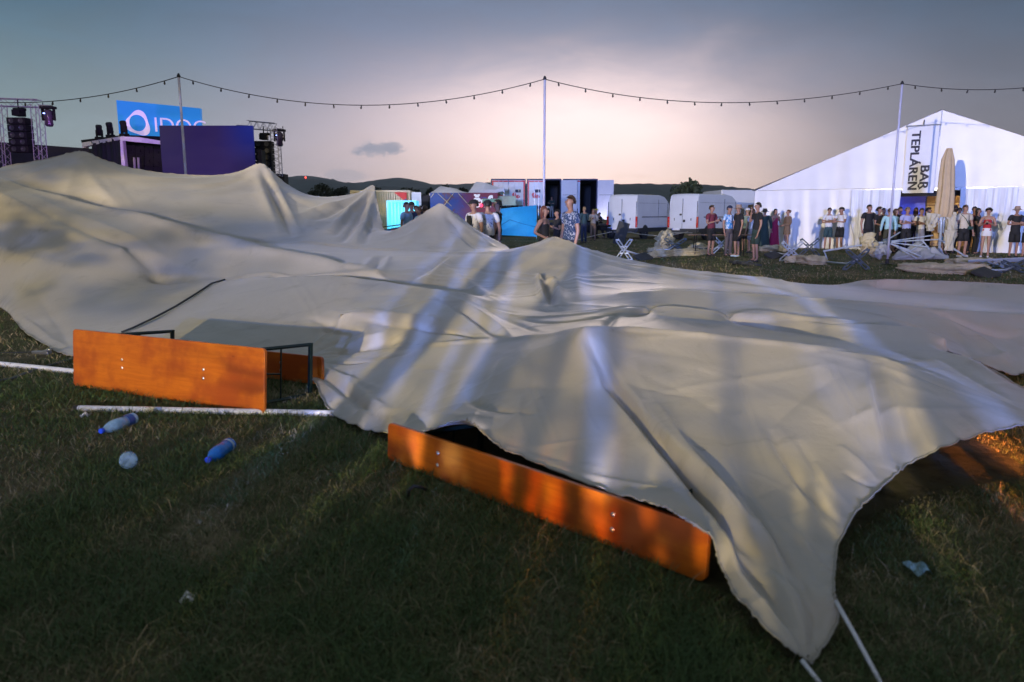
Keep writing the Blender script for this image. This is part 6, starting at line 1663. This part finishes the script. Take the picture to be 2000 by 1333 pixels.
            if kind == 'backprint':      # rows of small lettering printed as one sheet
                m_ = MB(); m_.grid(lambda u, v: (-.058 + .116 * u, .0735 - .010 * (2 * u - 1) ** 2, .60 + .175 * v), 10, 10); m_.build('back_print', mt, root, True)
            if kind == 'reflector':
                for z_ in (.64, .70): MB().lathe([(.100, 0), (.100, .016)], 20, (0, .003, z_), None, False).build('reflective_stripe', mt, root)
    return root
INKB = pattern('back_print', (.64, .64, .67), (.04, .06, .14), 34, .60); PHONE = mat('phone_black', (.02, .02, .025), .2); WATCHM = mat('watch_pale', (.6, .6, .6), .3)
BLACKC = cloth('black', (.014, .014, .016)); NAVYC = cloth('navy', (.02, .03, .07)); WHITEC = cloth('white', (.66, .66, .68)); MAROON = cloth('maroon', (.16, .025, .045)); REDC = cloth('red', (.40, .02, .03)); CRIMSON = cloth('crimson', (.30, .010, .06)); GREENG = cloth('greygreen', (.20, .27, .23)); DGREEN = cloth('dark_green', (.025, .05, .045)); BEIGEC = cloth('beige', (.55, .49, .38)); CYANC = cloth('pale_cyan', (.35, .58, .62)); LAV = cloth('lavender', (.36, .38, .60)); DENIM = cloth('denim', (.05, .14, .40)); BROWN = cloth('brown', (.17, .11, .075)); GREYC = cloth('grey', (.25, .25, .26)); OLIVE = cloth('olive', (.05, .05, .03)); LBLUE = cloth('light_blue', (.25, .42, .58)); TEALS = cloth('teal_dark', (.03, .07, .085))
FLORAL = pattern('floral', (.025, .055, .14), (.40, .44, .54), 30, .56); WPAT = pattern('whiteprint', (.62, .62, .66), (.08, .09, .16), 17, .60); TIED = pattern('tiedye', (.55, .65, .78), (.04, .26, .62), 9, .52); WHITEFLEC = pattern('white_flecked', (.62, .62, .64), (.28, .34, .45), 40, .58)
person(1111, 14.6, 1.84, -62, 'tall person in a blue and white floral shirt and navy trousers looking left', FLORAL, 'short', NAVYC, 'long', ('short', HAIR_B), None, 'down', extras=[('watch', WATCHM)])
person(1063, 16.4, 1.66, 62, 'person with long reddish hair in a black top, hand on hip, facing the floral shirt', BLACKC, 'none', OLIVE, 'long', ('long', HAIR_R), None, 'hip', extras=[('glasses', WATCHM)])
person(926, 17.8, 1.82, -48, 'bearded person in black cap and open white patterned shirt over black', WPAT, 'short', NAVYC, 'long', ('short', HAIR_D), ('cap', BLACKC), 'down', extras=[('undershirt', BLACKC)], girth=1.08)
person(953, 18.2, 1.82, 190, 'person seen from behind in a white tee with dark back print and black cap', WHITEC, 'short', BLACKC, 'long', ('short', HAIR_D), ('cap', BLACKC), 'down', extras=[('backprint', INKB)], girth=1.08)
person(971, 18.8, 1.84, -100, 'dark haired person in a loose black shirt looking left beside the blue tarpaulin', BLACKC, 'short', BROWN, 'long', ('short', HAIR_D), None, 'down')
person(797, 23.0, 1.84, 62, 'person in a light blue shirt before the cyan booth, looking right', LBLUE, 'short', NAVYC, 'long', ('short', HAIR_D), None, 'down')
person(806, 25.0, 1.88, -20, 'person in a dark cap just behind the light blue shirt', NAVYC, 'short', NAVYC, 'long', ('short', HAIR_D), ('cap', BLACKC), 'down')
person(820, 22.0, 1.70, -110, 'person with brown hair in a pale shirt, mostly behind the left tent hump', CYANC, 'short', NAVYC, 'long', ('short', HAIR_B), None, 'down')
person(815, 27.0, 1.78, 30, 'person in grey far behind the light blue shirt', GREYC, 'short', NAVYC, 'long', ('short', HAIR_B), None, 'down')
person(832, 21.0, 1.72, 170, 'person with a brown hair bun seen from behind at the tent hump', GREYC, 'short', NAVYC, 'long', ('bun', HAIR_B), None, 'down')
person(1077, 57.5, 1.62, -20, 'person in a dark jacket standing inside the middle trailer', DGREEN, 'long', GREYC, 'long', ('long', HAIR_B), None, 'crossed', z=1.16)
person(1087, 22.5, 1.62, -70, 'person all in black standing between the two people behind the tent hump', BLACKC, 'short', BLACKC, 'long', ('short', HAIR_D), None, 'phone')
person(1140, 38.5, 1.84, -150, 'person in a dark blue jacket looking up, right of the floral shirt', TEALS, 'long', NAVYC, 'long', ('short', HAIR_F), None, 'phone')
person(1158, 42.5, 1.76, -10, 'person in a pale grey hoodie holding a phone near the trailers', GREYC, 'long', BROWN, 'long', ('long', HAIR_F), None, 'phone', extras=[('phone', PHONE)])
person(1164, 47.0, 1.80, 60, 'person in a yellow cap by the quad bike', GREYC, 'short', NAVYC, 'long', ('short', HAIR_B), ('cap', cloth('yellow', (.60, .50, .04))), 'belly')
person(1180, 47.8, 1.62, -80, 'person in a dark jacket with bright reflective stripes at the quad bike', BLACKC, 'long', BLACKC, 'long', ('short', HAIR_D), None, 'belly', lean=14, extras=[('reflector', mat('reflective', (.8, .85, .9), .3))])
person(1387, 27.0, 1.80, 38, 'person in a maroon polo shirt and black shorts looking down at a phone', MAROON, 'short', BLACKC, 'short', ('short', HAIR_B), None, 'phone', extras=[('phone', PHONE)], girth=1.05)
person(1421, 26.8, 1.78, 30, 'person in a blue and white tie dye shirt with dark cap beside the black tee', TIED, 'short', cloth('taupe', (.10, .085, .09)), 'long', ('short', HAIR_D), ('cap', NAVYC), 'down')
person(1438, 26.6, 1.80, -75, 'bearded person in black tee, tan bucket hat and pale sneakers facing left', BLACKC, 'short', BLACKC, 'short', ('short', HAIR_D), ('bucket', cloth('tan_hat', (.32, .22, .16))), 'down', shoes=cloth('sneaker', (.5, .62, .65)))
person(1456, 30.0, 1.72, 180, 'person in a grey green shirt seen from behind between the two black tees', GREENG, 'short', BLACKC, 'short', ('short', HAIR_F), ('cap', WHITEC), 'down', girth=1.1)
person(1466, 29.0, 1.68, -60, 'person in a pale patterned top behind the phoning person', WHITEFLEC, 'short', GREYC, 'short', ('short', HAIR_B), None, 'down')
person(1474, 23.6, 1.84, -82, 'person in black tee and dark green shorts making a phone call, nearest of the group', BLACKC, 'short', DGREEN, 'short', ('short', HAIR_D), None, 'call', extras=[('earphone', PHONE)])
person(1490, 32.5, 1.70, 150, 'person in a dark green cloak and black hat left of the red dress', DGREEN, 'long', DGREEN, 'dress', ('short', HAIR_D), ('bucket', BLACKC), 'down', girth=1.15)
person(1511, 32.6, 1.70, 20, 'person in a long crimson dress with a hand at the face', CRIMSON, 'none', CRIMSON, 'dress', ('long', HAIR_D), None, 'mouth')
person(1535, 32.0, 1.66, -80, 'person in a short tan dress with brown hair bun facing left', BROWN, 'long', BROWN, 'minidress', ('bun', HAIR_R), None, 'belly')
person(1615, 31.6, 1.74, -20, 'slim person in a white tee and dark shorts with folded arms before the marquee wall', WHITEC, 'short', TEALS, 'short', ('short', HAIR_D), None, 'crossed')
person(1638, 31.2, 1.76, -70, 'person in dark cap, white tee and black shorts gesturing left', WHITEC, 'short', BLACKC, 'short', ('short', HAIR_D), ('cap', BLACKC), 'reach', girth=1.12)
person(1692, 29.6, 1.84, 10, 'broad person all in black by the left curtain of the marquee', BLACKC, 'short', BLACKC, 'long', ('short', HAIR_D), None, 'down', girth=1.15)
person(1712, 29.6, 1.74, 30, 'person in black holding a drink beside the broad person in black', BLACKC, 'short', BLACKC, 'long', ('curly', HAIR_D), None, 'belly', SKIN_D)
person(1731, 28.6, 1.70, 165, 'person in a pale cyan hoodie seen from behind at the thin pole', CYANC, 'long', OLIVE, 'short', ('short', HAIR_B), None, 'down')
person(1744, 28.9, 1.68, 60, 'second person in pale cyan just right of the thin pole', CYANC, 'long', OLIVE, 'short', ('long', HAIR_B), None, 'belly')
person(1766, 28.3, 1.74, 5, 'person in a lavender tee with folded arms left of the white top', LAV, 'short', BLACKC, 'long', ('short', HAIR_F), None, 'crossed', girth=1.12)
person(1793, 28.2, 1.70, 0, 'person in a white top with arms folded left of the tall closed parasol', WHITEC, 'short', GREYC, 'long', ('short', HAIR_D), None, 'crossed')
person(1843, 27.6, 1.66, 25, 'person in blue and white top and denim shorts behind the steel mast', LBLUE, 'short', DENIM, 'short', ('curly', HAIR_D), None, 'down')
person(1877, 26.6, 1.80, 2, 'person in a beige tee and black shorts with a crossbody bag', BEIGEC, 'short', BLACKC, 'short', ('short', HAIR_B), None, 'down', extras=[('bag', cloth('bag_green', (.02, .06, .05)))], girth=1.1, shoes=WHITEC)
person(1922, 26.2, 1.68, -35, 'person with curly hair in a red top and white shorts looking at a phone', REDC, 'none', WHITEC, 'hotpants', ('curly', HAIR_D), None, 'phone', extras=[('phone', PHONE)], shoes=WHITEC)
person(1977, 26.0, 1.74, -15, 'person in a tan bucket hat and dark clothes with folded arms at the right', BLACKC, 'short', BLACKC, 'short', ('short', HAIR_D), ('bucket', cloth('tan_hat', (.32, .22, .16))), 'crossed', SKIN_D)
person(2003, 25.8, 1.70, -40, 'person in navy cut by the right picture edge', NAVYC, 'short', BLACKC, 'short', ('short', HAIR_D), None, 'crossed')
for k, (px, Y, H, f, mt, hk, lab) in enumerate(((1752, 30.2, 1.76, 20, BLACKC, 'short', 'dark figure behind the pale cyan hoodie in the marquee opening'), (1782, 30.4, 1.74, -20, NAVYC, 'long', 'dark figure between the lavender tee and the white top'), (1808, 30.0, 1.72, 30, BLACKC, 'curly', 'dark figure just left of the tall parasol'),
        (1858, 29.4, 1.78, 10, BLACKC, 'curly', 'dark figure between the steel mast and the beige tee'), (1866, 28.8, 1.72, -20, NAVYC, 'short', 'dark figure directly left of the beige tee'), (1895, 28.4, 1.76, -10, MAROON, 'short', 'person in dark red behind the beige tee'), (1903, 28.0, 1.70, 40, BLACKC, 'long', 'dark figure between the beige tee and the red top'), (1720, 31.0, 1.72, 15, BLACKC, 'short', 'dark figure deep in the opening at the left curtain'))):
    person(px, Y, H, f, lab, mt, 'short', BLACKC, 'long', (hk, HAIR_D), None, 'belly' if k % 2 else 'crossed', SKIN_D, group='people inside the marquee opening')
flush()
